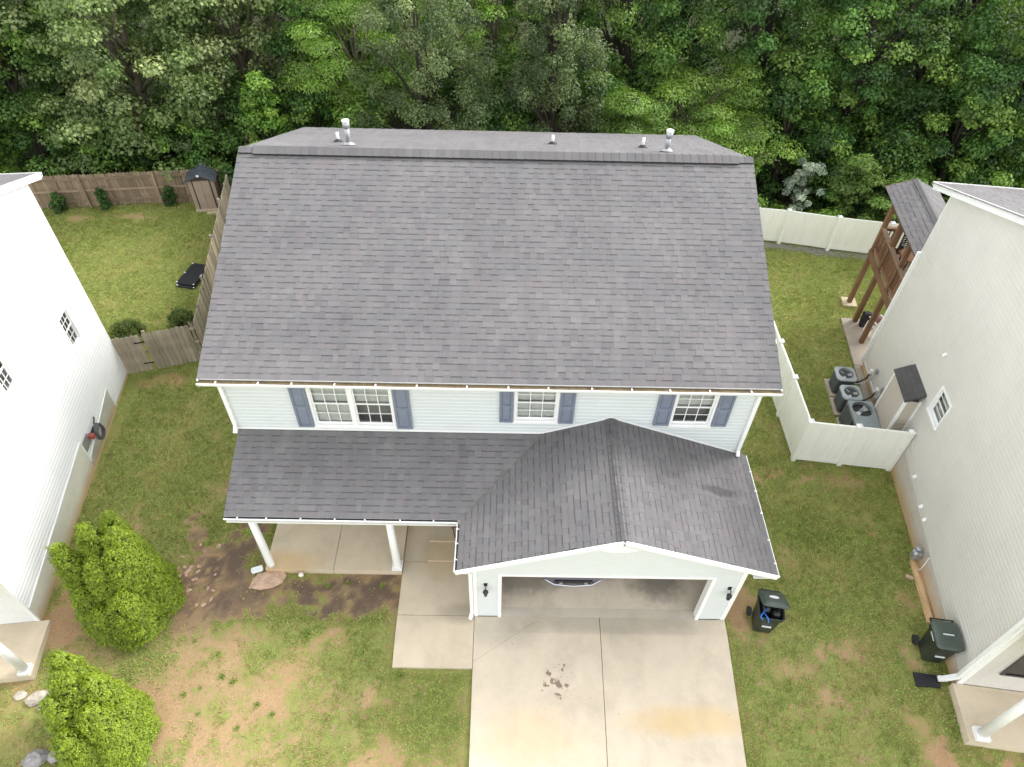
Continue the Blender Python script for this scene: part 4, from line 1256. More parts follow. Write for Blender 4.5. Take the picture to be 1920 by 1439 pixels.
# porch at the front
mb = MB(); mb.box(-.12, 4, -12.1, -RL - .03, -.5, .18); mb.build('porch_floor', 'concrete_walk', HR)
mb = MB(); mb.tube([(.17, -11.93, .18), (.17, -11.93, 3.15)], [.11, .095], 16); c_ = mb.build('column', 'white', HR, True)
mb = MB(); mb.box(.02, .32, -12.08, -11.78, .181, .28); mb.build('column_block', 'white', c_)
mb = MB(); slope_slab(mb, (-.1, -12.35, 3.2), (4, -12.35, 3.2), (4, -RL - .02, 3.8), (-.1, -RL - .02, 3.8), .14); pr_ = mb.build('porch_roof', 'white', HR)
tb = []; layout_tabs((-.1, -12.35, 3.205), (1, 0, 0), (0, 1.57, .59), 4.05, 1.6, None, pr_, tb, 34); place_tabs(tb, HR, 0, pr_)
frRf = Frame((0, -RL, 0), (1, 0, 0), (0, -1, 0))
mb = MB(); fbar(mb, frRf, .62, 1.62, 1.0, 2.3, .015, .03); fbar(mb, frRf, .56, .64, .95, 2.35, .031, .05); fbar(mb, frRf, .64, 1.62, .95, 1.02, .031, .05); mb.build('front_window', 'car_glass', HR)

# ------------------------------------------------------------------ fences
def rng_boards(root, L, h, mat, z_of=None, w=.14, gap=.008, face=1, jag=.02, seed=1):
    rg = random.Random(seed); meshes = []
    for k in range(3):
        mb = MB(); ww = w - gap
        mb.hexa([(0, -.01, 0), (ww, -.01, 0), (ww, .01, 0), (0, .01, 0)], [(0, -.01, h - .03), (ww, -.01, h - .03), (ww, .01, h - .03), (0, .01, h - .03)]) if k == 9 else None
        pf = [(0, .02), (ww, .02), (ww, h - .035), (ww - .03, h), (.03, h), (0, h - .035)]
        mb.hexa([(x, -.010, z) for x, z in pf], [(x, .010, z) for x, z in pf])
        meshes.append(mb.mesh('board', mat))
    n = int(L / w)
    for i in range(n):
        o = link('board', meshes[i % 3], root, (i * w, rg.uniform(-.004, .004), rg.uniform(-jag, jag)), (rg.uniform(-.012, .012), rg.uniform(-.008, .008), rg.uniform(-.02, .02)))
def wood_fence(a, b, h, label, mat, rails_side, seed, name='wood_fence', cat='fence', posts=True):
    a = Vector((a[0], a[1], 0)); b = Vector((b[0], b[1], 0)); d = b - a; L = d.length
    t = thing(name, label, cat, a, math.atan2(d.y, d.x), None)
    rng_boards(t, L, h, mat, seed=seed)
    for z in (.3, h * .52, h - .2):
        MB().box(0, L, .012 * rails_side if rails_side > 0 else -.05, .05 if rails_side > 0 else -.012, z - .045, z + .045).build('rail', mat, t)
    if posts:
        n = max(1, int(L / 2.4))
        for i in range(n + 1):
            x = min(L - .05, max(.05, i * L / n)); y = .085 * rails_side
            MB().box(x - .045, x + .045, y - .035 if rails_side > 0 else y - .035, y + .035, 0, h + .02).build('post', mat, t)
    return t
wood_fence((-18.9, 17.5), (-10.3, 18.62), 1.5, 'brown board fence along the back of the left yard below the woods', 'wood_fence', -1, 3)
wood_fence((-8.55, 8.96), (-10.1, 18.55), 1.6, 'weathered board fence running back beside the grey roof', 'wood_gate', 1, 5)
wood_fence((-10.02, 8.45), (-8.58, 8.93), 1.6, 'short grey board fence between the garden gate and the corner', 'wood_gate', 1, 7)
gt = wood_fence((-10.93, 8.19), (-10.06, 8.44), 1.55, 'grey board garden gate against the white house corner', 'wood_gate', 1, 9, 'garden_gate', 'gate', False)
for z in (.35, 1.25):
    MB().box(.62, .93, -.022, -.011, z - .025, z + .025).build('hinge', 'black_metal', gt)

def vinyl_fence(pts, h, label, z0=0.0):
    a = Vector((pts[0][0], pts[0][1], z0))
    t = thing('vinyl_fence', label, 'fence', a)
    P = [Vector((x, y, z0)) - a for x, y in pts]
    for p_ in P:
        mb = MB(); mb.box(p_.x - .065, p_.x + .065, p_.y - .065, p_.y + .065, -.05, h + .03); po = mb.build('post', 'vinyl', t)
        mb = MB(); mb.loft([rrect(.17, .17, .004, h + .03, p_.x, p_.y, 1), rrect(.17, .17, .004, h + .06, p_.x, p_.y, 1), rrect(.02, .02, .004, h + .11, p_.x, p_.y, 1)]); mb.build('post_cap', 'white', po)
    for p_, q_ in zip(P, P[1:]):
        d = (q_ - p_); L = d.length; d.normalize(); a0 = p_ + d * .065; b0 = q_ - d * .065
        MB().bar(a0 + Vector((0, 0, h - .06)), b0 + Vector((0, 0, h - .06)), .05, .14).build('top_rail', 'vinyl', t)
        MB().bar(a0 + Vector((0, 0, .14)), b0 + Vector((0, 0, .14)), .05, .16).build('bottom_rail', 'vinyl', t)
        n = int((L - .13) / .152); w = (L - .13) / n; s = Vector((d.y, -d.x, 0))
        for i in range(n):
            c0 = a0 + d * (i * w + .001); c1 = a0 + d * ((i + 1) * w - .001)
            mb = MB(); lo, hi = Vector((0, 0, .2)), Vector((0, 0, h - .12))
            o = [c0 - s * .016, c0 + s * .016, c0 + d * .004 + s * .019, c1 - d * .004 + s * .019, c1 + s * .016, c1 - s * .016, c1 - d * .004 - s * .019, c0 + d * .004 - s * .019][::-1]
            mb.hexa([q + lo for q in o], [q + hi for q in o]); mb.build('board', 'vinyl', t)
    return t
vinyl_fence([(10.2, 16.1), (10.2, 14.6), (10.2, 12.1), (10.19, 10.3), (10.19, 8.45), (10.22, 6.88), (10.22, 5.13), (11.55, 4.97), (12.98, 4.80)], 1.75, 'white vinyl fence with corner enclosing the air conditioners')
vinyl_fence([(10.4, 16.5), (12.54, 16.2), (14.41, 15.79), (16.35, 15.45), (18.3, 15.1)], 1.5, 'long white vinyl fence across the back of the right yard', .05)
# gravel below the rear fence
def gravel():
    k = 2600; u = RNG.random(k); x = 11 + u * 7.2; y = 16.45 - (x - 10.4) * .178 - .05 + RNG.normal(0, .13, k)
    y = np.minimum(y, 16.5 - (x - 10.4) * .178 + .05) - .03
    s = RNG.uniform(.015, .045, k)
    B = np.array([(1, 0, 0), (0, 1, 0), (-1, 0, 0), (0, -1, 0), (0, 0, .8)])
    a = RNG.uniform(0, 6.3, k)
    V = np.zeros((k, 5, 3))
    for j in range(5):
        V[:, j, 0] = x + s * (B[j, 0] * np.cos(a) - B[j, 1] * np.sin(a)); V[:, j, 1] = y + s * (B[j, 0] * np.sin(a) + B[j, 1] * np.cos(a)); V[:, j, 2] = .01 + s * B[j, 2]
    Fi = np.array([(0, 1, 4), (1, 2, 4), (2, 3, 4), (3, 0, 4)])
    F = (np.arange(k)[:, None, None] * 5 + Fi[None]).reshape(-1, 3)
    tag(link('gravel', np_mesh('gravel', V.reshape(-1, 3), F, 'gravel')), 'grey gravel strip at the foot of the long white fence', 'gravel', kind='stuff')
gravel()

# ------------------------------------------------------------------ shed
def shed():
    t = thing('garden_shed', 'small taupe plastic shed with dark ribbed gable roof', 'shed', (-11.05, 17.72, .06), R(9))
    w, d, h = 1.02, .66, 1.40
    MB().box(-w / 2, w / 2, .0, d, .06, h).build('wall', 'shed_wall', t)
    for x in (-.30, .02):
        MB().box(x + .0, x + .305, -.02, -.002, .08, h - .04).build('door_panel', 'shed_wall', t)
    for x in (-.345, .335):
        MB().box(x, x + .04, -.025, -.002, .06, h - .02).build('door_trim', 'shed_trim', t)
    MB().tube([(0, -.045, .75), (.05, -.045, .75)], .012, 6).build('handle', 'metal', t)
    mb = MB(); mb.poly([(-w / 2 - .03, -.06, h), (w / 2 + .03, -.06, h), (0, -.06, h + .26)]); mb.poly([(w / 2 + .03, d + .06, h), (-w / 2 - .03, d + .06, h), (0, d + .06, h + .26)])
    mb.build('gable', 'shed_trim', t)
    for s in (-1, 1):
        mb = MB(); slope_slab(mb, *( [(-w / 2 - .10, d + .1, h - .05), (-w / 2 - .10, -.1, h - .05), (0, -.1, h + .27), (0, d + .1, h + .27)] if s < 0 else [(w / 2 + .10, -.1, h - .05), (w / 2 + .10, d + .1, h - .05), (0, d + .1, h + .27), (0, -.1, h + .27)]), .03)
        ro = mb.build('roof_panel', 'shed_roof', t)
        for k in range(6):
            y = -.07 + k * (d + .14) / 5
            MB().bar((s * (w / 2 + .10), y, h - .04), (0, y, h + .28), .05, .03).build('rib', 'shed_roof', ro)
    MB().box(-.05, .05, -.135, -.105, h + .20, h + .27).build('gable_cap', 'label', t)
    MB().box(-.05, .05, d + .105, d + .135, h + .20, h + .29).build('gable_cap', 'label', t)
    MB().box(-w / 2 - .01, w / 2 + .01, -.08, d, -.05, .055).build('floor', 'tan_block', t)
shed()
for i, (x, y, rz, lab) in enumerate([(-10.95, 17.50, .12, 'tan paver step in front of the shed door'), (-10.72, 17.55, .15, 'pale paver step at the shed door, next to the fence')]):
    mb = MB(); mb.loft([rrect(.22, .13, .01, -.02, n=1), rrect(.22, .13, .01, .085, n=1)])
    o = mb.build('paver', 'tan_block'); o.location = (x, y, 0); o.rotation_euler = (0, 0, rz); tag(o, lab, 'paver')
# black panels lying on the grass
t = thing('plastic_panels', 'flat black plastic panels with white clips lying on the left lawn', 'panels', (-10.35, 13.35, .02), R(-12))
for k, (x, y, a, w, l) in enumerate([(0, 0, 0, .72, 1.25), (.06, -.14, .06, .70, 1.2)]):
    mb = MB(); mb.loft([rrect(w, l, .05, .01 + k * -.0 + (.05 if k == 0 else 0), x, y), rrect(w, l, .05, .045 + (.05 if k == 0 else 0), x, y)]); pnl = mb.build('panel', 'black_plastic', t)
    for sx in (-1, 1):
        for sy in (-1, 0, 1):
            MB().box(x + sx * (w / 2 - .02) - .025, x + sx * (w / 2 - .02) + .025, y + sy * (l / 2 - .05) - .02, y + sy * (l / 2 - .05) + .02, .046 + (.05 if k == 0 else 0), .062 + (.05 if k == 0 else 0)).build('clip', 'label', pnl)

# ------------------------------------------------------------------ air conditioners
def condenser(x, y, label):
    t = thing('air_conditioner', label, 'air conditioner', (x, y, 0), RD + R(3))
    MB().loft([rrect(.78, .78, .03, .0), rrect(.78, .78, .03, .07)]).build('pad', 'ac_pad', t)
    w = .60; h = .74
    MB().loft([rrect(w - .05, w - .05, .08, .07), rrect(w - .05, w - .05, .08, h - .05)]).build('core', 'ac_dark', t)
    for k in range(9):
        z = .10 + k * .065
        MB().loft([rrect(w - .015, w - .015, .09, z), rrect(w - .03, w - .03, .09, z + .022)]).build('louver', 'ac_louver', t)
    mb = MB(); n = 40; out = perim(w + .03, w + .03, h, 40); r = .235
    out = [(x_ * min(1, .385 / math.hypot(x_, y_)), y_ * min(1, .385 / math.hypot(x_, y_)), z_) for x_, y_, z_ in out]
    inn = [(r * math.cos(2 * math.pi * k / n), r * math.sin(2 * math.pi * k / n), h + .03) for k in range(n)]
    lo = [(p_[0], p_[1], h - .05) for p_ in out]
    low = [(q[0] * .98, q[1] * .98, h - .06) for q in inn]
    mb.loft([lo, out, inn, low], cap=False); tp = mb.build('top_cover', 'ac_top', t)
    MB().loft([circle(.232, h - .10), circle(.232, h - .085)]).build('fan_well', 'ac_dark', tp)
    MB().loft([circle(.07, h - .08), circle(.06, h + .0)]).build('motor', 'ac_dark', tp)
    for k in range(3):
        a = 2.1 * k
        mb = MB(); c, s = math.cos(a), math.sin(a)
        rot = lambda x_, y_, z_: (x_ * c - y_ * s, x_ * s + y_ * c, z_)
        mb.hexa([rot(.06, -.04, h - .06), rot(.20, -.10, h - .07), rot(.20, .06, h - .03), rot(.06, .03, h - .04)], [rot(.06, -.04, h - .055), rot(.20, -.10, h - .065), rot(.20, .06, h - .025), rot(.06, .03, h - .035)])
        mb.build('fan_blade', 'fan', tp)
    for k in range(5):
        r_ = .05 + k * .04
        mb = MB(); mb.tube([(x_, y_, h + .033 + .01 * (1 - k / 5)) for x_, y_, _ in circle(r_, 0, 20)] + [(r_, 0, h + .033 + .01 * (1 - k / 5))], .0035, 4, False); mb.build('guard_ring', 'ac_side', tp)
condenser(12.50, 8.08, 'grey cubic air conditioner farthest from the white fence panel')
condenser(12.42, 7.26, 'grey cubic air conditioner between its twin and the big flat unit')
t = thing('air_conditioner', 'large boxy grey air conditioner with one open fan behind the white fence', 'air conditioner', (12.40, 6.16, 0), RD + R(3))
w, d, h = .74, 1.14, .93
MB().loft([rrect(w + .1, d + .1, .02, 0, n=1), rrect(w + .1, d + .1, .02, .06, n=1)]).build('pad', 'ac_pad', t)
mb = MB(); fy = .24; r = .30; out = []; inn = []
for k in range(64):
    a = 2 * math.pi * k / 64; c_, s_ = math.cos(a), math.sin(a)
    t_ = min(w / 2 / abs(c_) if abs(c_) > 1e-6 else 9, (d / 2 - fy if s_ > 0 else d / 2 + fy) / abs(s_) if abs(s_) > 1e-6 else 9)
    out.append((c_ * t_, fy + s_ * t_, h)); inn.append((r * c_, fy + r * s_, h))
mb.loft([[(a, b, .06) for a, b, _ in out], out, inn, [(a, b, h - .13) for a, b, _ in inn]], cap=False); cab = mb.build('cabinet', 'ac_side', t)
MB().loft([circle(.298, h - .16, 40, cy=fy), circle(.298, h - .14, 40, cy=fy)]).build('fan_well', 'ac_dark', t)
MB().loft([circle(.075, h - .13, cy=fy), circle(.06, h - .04, cy=fy)]).build('motor', 'ac_side', t)
for k in range(2):
    a = .7 + 3.14 * k; c, s = math.cos(a), math.sin(a)
    rot = lambda x_, y_, z_: (x_ * c - y_ * s, fy + x_ * s + y_ * c, z_)
    mb = MB(); mb.hexa([rot(.06, -.05, h - .12), rot(.25, -.11, h - .13), rot(.25, .10, h - .07), rot(.06, .05, h - .08)], [rot(.06, -.05, h - .115), rot(.25, -.11, h - .125), rot(.25, .10, h - .065), rot(.06, .05, h - .075)]); mb.build('fan_blade', 'fan', t)
for k in range(9):
    z = .16 + k * .08
    MB().box(-w / 2 - .012, -w / 2 - .001, -.1, d / 2 - .06, z, z + .03).build('louver', 'ac_dark', t)
MB().box(-w / 2 - .02, -w / 2 - .001, -d / 2 + .06, -.16, .25, .85).build('access_panel', 'ac_dark', t)
MB().box(-w / 2 - .026, -w / 2 - .0205, -.34, -.26, .5, .62).build('rating_label', 'label', t)

# ------------------------------------------------------------------ deck
DK = thing('deck', 'raised brown timber deck with railing and small shingled gable roof', 'deck', (RO[0], RO[1], 0), RD)
X0, X1, Y0, Y1, ZD = .22, 2.1, .10, 3.40, 2.42
for i, (x, y) in enumerate([(X0, Y1), (X0, 2.33), (X0, 1.2), (X1, Y1), (X1, 1.2)]):
    po = MB().box(x - .07, x + .07, y - .07, y + .07, .05, 4.35).build('post', 'wood_deck', DK)
    MB().loft([rrect(.5, .5, .02, -.1, x, y, 1), rrect(.5, .5, .02, .09, x, y, 1)]).build('footing', 'tan_block', DK) if i in (0, 3) else None
for k in range(int((Y1 - Y0) / .145)):
    y = Y0 + k * .145
    MB().box(X0 - .02, X1 + .02, y, y + .135, ZD - .035, ZD).build('deck_board', 'wood_rail', DK)
MB().box(X0 - .10, X0 - .06, Y0, Y1 + .08, ZD - .26, ZD - .01).build('rim_joist', 'wood_deck', DK); MB().box(X0 - .06, X1 + .06, Y1 + .08, Y1 + .12, ZD - .26, ZD - .01).build('rim_joist', 'wood_deck', DK); MB().box(X1 + .06, X1 + .10, Y0, Y1 + .08, ZD - .26, ZD - .01).build('rim_joist', 'wood_deck', DK)
for a, b in (((X0 - .02, Y0), (X0 - .02, Y1)), ((X0, Y1), (X1, Y1)), ((X1 + .02, Y0), (X1 + .02, Y1))):
    A = Vector((a[0], a[1], 0)); B = Vector((b[0], b[1], 0)); L = (B - A).length; d = (B - A) / L
    MB().bar(A + Vector((0, 0, ZD + .95)), B + Vector((0, 0, ZD + .95)), .13, .04).build('top_rail', 'wood_rail', DK)
    MB().bar(A + Vector((0, 0, ZD + .12)), B + Vector((0, 0, ZD + .12)), .04, .08).build('bottom_rail', 'wood_deck', DK)
    MB().bar(A + Vector((0, 0, ZD + .86)), B + Vector((0, 0, ZD + .86)), .04, .08).build('sub_rail', 'wood_deck', DK)
    n = int(L / .125)
    for i in range(1, n):
        c = A + d * (L * i / n); s = Vector((d.y, -d.x, 0)) * .042
        MB().bar(c + s + Vector((0, 0, ZD + .04)), c + s + Vector((0, 0, ZD + .92)), .038, .038).build('baluster', 'wood_deck', DK)
MB().box(X0 - .06, X0 + .06, Y0, Y1 + .1, 4.20, 4.36).build('beam', 'wood_deck', DK); MB().box(X1 - .06, X1 + .06, Y0, Y1 + .1, 4.20, 4.36).build('beam', 'wood_deck', DK)
rx0, rx1, ry0, ry1, rz = .04, 1.75, .03, 4.2, 4.42; rxm = (rx0 + rx1) / 2; rh = .36
mb = MB(); slope_slab(mb, (rx0, ry1, rz), (rx0, ry0, rz), (rxm, ry0, rz + rh), (rxm, ry1, rz + rh), .08); slope_slab(mb, (rx1, ry0, rz), (rx1, ry1, rz), (rxm, ry1, rz + rh), (rxm, ry0, rz + rh), .08)
dr = mb.build('deck_roof', 'roof_sheet', DK)
td = []; ls = math.hypot(rxm - rx0, rh)
layout_tabs((rx0 - .01, ry1, rz), (0, -1, 0), (rxm - rx0, 0, rh), ry1 - ry0, ls, None, dr, td, 41); layout_tabs((rx1 + .01, ry0, rz), (0, 1, 0), (rx0 - rxm, 0, rh), ry1 - ry0, ls, None, dr, td, 42)
place_tabs(td, DK, 240, dr)
ridge_caps((rxm, ry1, rz + rh + .005), (rxm, ry0, rz + rh + .005), .12, dr, drop=.4, seed=12)
MB().bar((rx0 - .01, ry1 + .012, rz - .05), (rxm, ry1 + .012, rz + rh - .05), .02, .12).build('fascia', 'wood_deck', DK)
# patio slab
ps = thing('patio', 'stained concrete patio slab under the timber deck', 'patio', (RO[0], RO[1], 0), RD, kind='structure')
MB().box(-.24, 3.2, .02, 2.46, -.1, .06).build('slab', 'concrete_plain', ps)
MB().box(-.235, -.01, -3.2, .012, -.1, .045).build('slab', 'concrete_plain', ps)
# things on and under the deck
def dthing(name, label, cat, x, y, z, rz=0):
    p_ = rworld(x, y, z); return thing(name, label, cat, p_, RD + rz)
t = dthing('patio_table', 'round brown patio table on the raised deck', 'table', .98, 2.2, ZD)
MB().loft([circle(.42, .68), circle(.44, .70), circle(.44, .72), circle(.42, .74)]).build('table_top', 'wood_deck', t)
for k in range(4):
    a = .78 + 1.57 * k; MB().bar((.3 * math.cos(a), .3 * math.sin(a), 0), (.22 * math.cos(a), .22 * math.sin(a), .68), .035).build('leg', 'black_metal', t)
def slat_chair(name, label, x, y, z, rz, mat):
    t = dthing(name, label, 'chair', x, y, z, rz)
    for sx in (-.22, .22):
        MB().bar((sx, -.22, 0), (sx * .95, -.2, .42), .045).build('leg', mat, t); MB().bar((sx, .24, 0), (sx * .95, .18, .42), .045).build('leg', mat, t)
        MB().bar((sx, -.24, .62), (sx, .22, .62), .05, .03).build('armrest', mat, t); MB().bar((sx * .95, .18, .42), (sx * .9, .30, .88), .04).build('back_post', mat, t)
    MB().loft([rrect(.46, .44, .05, .41), rrect(.48, .46, .05, .445)]).build('seat', mat, t)
    for k in range(6):
        z_ = .50 + k * .065; y_ = .20 + (z_ - .42) * .26
        MB().bar((-.2, y_, z_), (.2, y_, z_), .02, .04).build('back_slat', mat, t)
    return t
slat_chair('patio_chair', 'dark metal patio chair at the round table on the deck', 1.1, 2.95, ZD, 0, 'black_metal')
slat_chair('patio_chair', 'white plastic patio chair standing under the deck', .72, 1.75, .06, R(200), 'chair_white')
t = dthing('trash_can', 'small black lidded can standing beside a deck post', 'trash can', .45, 2.12, .06)
MB().loft([rrect(.26, .22, .05, 0), rrect(.30, .26, .06, .5)]).build('body', 'black_plastic', t); MB().loft([rrect(.32, .28, .06, .50), rrect(.30, .26, .06, .56), rrect(.2, .16, .05, .60)]).build('lid', 'black_plastic', t)
t = dthing('cloth_bundle', 'mauve cloth bundle piled on the white plastic chair', 'cloth', .72, 1.78, .51)
rg = random.Random(2); mb = MB(); mb.loft([[(x * (1 + rg.uniform(-.15, .15)), y * (1 + rg.uniform(-.15, .15)), z + rg.uniform(-.02, .02)) for x, y, z in circle(r, z, 14)] for r, z in ((.17, 0), (.21, .08), (.18, .18), (.10, .26))]); mb.build('cloth', 'fabric', t, True)

# ------------------------------------------------------------------ wheelie bins
def wheelie(x, y, rz, label, opened):
    t = thing('wheelie_bin', label, 'trash bin', (x, y, zg(x, y) + .01), rz, 'dark green wheelie bins')
    w0, d0, w1, d1, h = .44, .46, .58, .66, .98
    rings = [rrect(w0, d0, .06, .04), rrect(w0 + .02, d0 + .02, .07, .10), rrect(w1 - .04, d1 - .05, .08, h - .16), rrect(w1, d1, .08, h - .12), rrect(w1, d1, .08, h - .02), rrect(w1 + .03, d1 + .03, .08, h - .02), rrect(w1 + .03, d1 + .03, .08, h + .01), rrect(w1 - .03, d1 - .03, .07, h + .01), rrect(w1 - .08, d1 - .09, .07, h - .25)]
    MB().loft(rings).build('body', 'bin', t, True)
    for s in (-1, 1):
        wl = MB().tube([(s * (w0 / 2 + .04), d0 / 2 + .02, .12), (s * (w0 / 2 + .12), d0 / 2 + .02, .12)], .12, 18).build('wheel', 'rubber', t)
        MB().tube([(s * (w0 / 2 + .11), d0 / 2 + .02, .12), (s * (w0 / 2 + .125), d0 / 2 + .02, .12)], .05, 10).build('hub', 'black_plastic', wl)
    MB().tube([(-w0 / 2 - .1, d0 / 2 + .02, .12), (w0 / 2 + .1, d0 / 2 + .02, .12)], .015, 8).build('axle', 'metal', t)
    hy = d1 / 2 + .10
    MB().tube([(-.27, hy, h - .02), (.27, hy, h - .02)], .018, 8).build('handle', 'bin', t)
    for s in (-1, 0, 1):
        MB().bar((s * .25, d1 / 2 - .01, h - .04), (s * .25, hy, h - .02), .05, .04).build('handle_bracket', 'bin', t)
    # lid hinged at the back edge
    lr = [rrect(w1 + .05, d1 + .05, .10, .0), rrect(w1 + .06, d1 + .06, .10, .035), rrect(w1 + .0, d1 + .0, .10, .06), rrect(w1 - .16, d1 - .16, .08, .085)]
    lr = [[(a, b - d1 / 2, c) for a, b, c in r_] for r_ in lr]
    lid = MB().loft(lr).build('lid', 'bin_lid', t, True)
    lid.location = (0, d1 / 2, h + .015); lid.rotation_euler = (R(-34) if opened else 0, 0, 0)
    if opened:
        MB().loft([[(a * 1.4, b * .8 - d1 / 2, c) for a, b, c in circle(.085, .086, 16)], [(a * 1.4, b * .8 - d1 / 2, c) for a, b, c in circle(.085, .090, 16)]]).build('lid_sticker', 'label', lid)
    else:
        for k in range(9):
            MB().box(-.12 + k * .028, -.12 + k * .028 + .02, -d1 / 2 - .02, -d1 / 2 + .012, .085, .089).build('lid_lettering', 'label', lid)
        for k in range(8):
            MB().box(-w1 / 2 - .004, -w1 / 2 + .004, -.12 + k * .03, -.12 + k * .03 + .022, h - .10, h - .06).build('side_lettering', 'label', t)
    for k in range(8):
        yy = -(d0 + (d1 - d0) * .42) / 2 - .012
        MB().box(-.11 + k * .028, -.11 + k * .028 + .021, yy - .012, yy + .01, .44, .49).build('front_lettering', 'label', t)
    if opened:
        rg = random.Random(5)
        for k, (bx, by, br) in enumerate([(-.12, -.02, .17), (.13, -.12, .15)]):
            rings = [[(bx + q[0] * (1 + rg.uniform(-.16, .16)), by + q[1] * (1 + rg.uniform(-.16, .16)), z + rg.uniform(-.015, .015)) for q in circle(r_, 0, 14)] for r_, z in ((br * .8, h - .24), (br, h - .14), (br * .8, h - .04), (br * .35, h + .03))]
            pq = (t.location, rz)
            b = MB().loft(rings).build('rubbish_bag', 'bag', None, True); b.location = t.location; b.rotation_euler = (0, 0, rz)
            tag(b, ('black rubbish bag with crumpled top in the open bin, by the blue string', 'smaller black rubbish bag in the open bin, away from the string')[k], 'bag', 'bags in the open bin')
            if k == 0:
                MB().tube([(bx + .02, by - .05, h + .03), (bx - .10, by - .2, h + .04), (bx - .17, by - .31, h + .03), (bx - .10, by - .36, h - .03)], .016, 6).build('drawstring', 'blue', b, True)
                MB().tube([(bx - .08, by - .2, h + .04), (bx + .0, by - .33, h + .045), (bx + .03, by - .37, h - .03), (bx + .05, by - .37, h - .10)], .016, 6).build('drawstring', 'blue', b, True)
    return t
wheelie(8.03, -.10, R(-9), 'dark green wheelie bin with raised lid, overfull with black bags', True)
wheelie(12.02, -.78, R(-8), 'dark green wheelie bin with closed lid against the beige house', False)

# small things by the right house
mb = MB(); mb.hexa([(-.27, -.17, 0), (.27, -.14, 0), (.27, .14, 0), (-.27, .17, 0)], [(-.27, -.17, .05), (.27, -.14, .10), (.27, .14, .10), (-.27, .17, .05)])
sbk = mb.build('splash_block', 'black_plastic'); p_ = rworld(-.62, -RL + .03, 0); sbk.location = (p_.x, p_.y, zg(p_.x, p_.y)); sbk.rotation_euler = (0, 0, RD); tag(sbk, 'black splash block under the downspout of the beige house', 'splash block')
for k, (x, y0, y1, z) in enumerate([(-.10, -9.3, -7.45, .02), (-.20, -9.25, -7.5, .02), (-.15, -9.35, -7.4, .065)]):
    mb = MB(); mb.box(-.045, .045, 0, y1 - y0, 0, .04); o = mb.build('plank', 'lumber'); p_ = rworld(x, y0); o.location = (p_.x, p_.y, z + zg(0, p_.y)); o.rotation_euler = (0, 0, RD + R((k - 1) * .8))
    tag(o, ['long yellow plank lying tight against the beige house wall', 'long yellow plank on the grass side of the lumber pile', 'yellow plank lying on top of two others by the beige house'][k], 'plank', 'planks beside the beige house')
t = thing('gas_meter', 'grey gas meter and pipes against the beige house wall', 'gas meter', rworld(-.16, -7.45, .0), RD)
mb = MB(); mb.loft([rrect(.20, .16, .05, .18), rrect(.26, .2, .06, .24), rrect(.26, .2, .06, .42), rrect(.18, .14, .05, .48)]); mb.build('meter_body', 'metal', t)
MB().tube([(0, .14, 0), (0, .14, .34), (0, .06, .46)], .022, 8).build('riser_pipe', 'metal', t); MB().tube([(0, -.06, .46), (0, -.15, .52), (.04, -.18, .62), (.14, -.18, .62)], .022, 8).build('outlet_pipe', 'metal', t)
MB().loft([circle(.07, .50, 14, 0, .05), circle(.08, .54, 14, 0, .05), circle(.05, .57, 14, 0, .05)]).build('regulator', 'metal', t)
MB().tube([(.05, -.22, .05), (.06, -.36, .15), (.05, -.38, .4), (.10, -.3, .62), (.16, -.28, .66)], .012, 6).build('white_cable', 'pvc', t)
mb = MB(); mb.loft([rrect(.10, .20, .008, 0, n=1), rrect(.10, .20, .008, .06, n=1)]); o = mb.build('brick', 'clay'); o.location = (12.30, 1.25, 0); o.rotation_euler = (0, 0, 1.1); tag(o, 'orange brick lying in the grass below the gas meter', 'brick')

# ------------------------------------------------------------------ stones, ball, downspout end by the porch
def stone(x, y, sx, sy, sz, rz, seed, label, mat, group=None):
    rg = random.Random(seed); rings = []
    for f, z in ((.8, -.2), (1, .2), (.92, .62), (.55, .95), (.2, 1.0)):
        rings.append([(c[0] * sx * f * (1 + rg.uniform(-.16, .16)), c[1] * sy * f * (1 + rg.uniform(-.16, .16)), z * sz * (1 + rg.uniform(-.1, .1))) for c in circle(1, 0, 9)])
    o = MB().loft(rings).build('stone', mat); o.location = (x, y, zg(x, y)); o.rotation_euler = (0, 0, rz); tag(o, label, 'stone', group)
stone(-9.22, -2.1, .27, .15, .16, .5, 1, 'long pale stone beside the lower evergreen bush', 'stone')
stone(-8.93, -1.97, .17, .13, .14, .2, 2, 'pale rounded stone touching the long stone by the bush', 'stone')
stone(-9.02, -2.25, .14, .11, .10, .9, 3, 'small pale stone in front of the long stone', 'stone')
stone(-9.62, -2.05, .16, .11, .06, .1, 4, 'flat pale stone near the white house porch', 'stone')
stone(-8.75, -3.35, .26, .19, .20, .3, 5, 'large grey stone at the foot of the lower bush', 'stone_grey')
stone(-8.38, -3.25, .17, .15, .16, 1.2, 6, 'smaller grey stone leaning on the large grey stone', 'stone_grey')
for k in range(26):
    rg = random.Random(60 + k)
    stone(-6.35 + rg.uniform(-.75, .55), 1.0 + rg.uniform(-1.0, 1.0), rg.uniform(.04, .085), rg.uniform(.03, .06), .04, rg.uniform(0, 3), 70 + k, 'small pale clod scattered on the mulch edge left of the porch', 'clay', 'clods on the mulch edge')
o = MB().loft([rrect(.30 * 1, .16, .05, .0), rrect(.30, .16, .05, .06), rrect(.22, .10, .04, .065), rrect(.20, .08, .04, .03)]).build('splash_tray', 'label'); o.location = (-4.92, 1.18, .01); o.rotation_euler = (0, 0, .35); tag(o, 'white splash tray on the ground at the porch corner', 'tray')
stone(-4.55, .93, .48, .28, .05, .3, 21, 'flat pinkish slab of dried clay below the porch corner', 'clay')
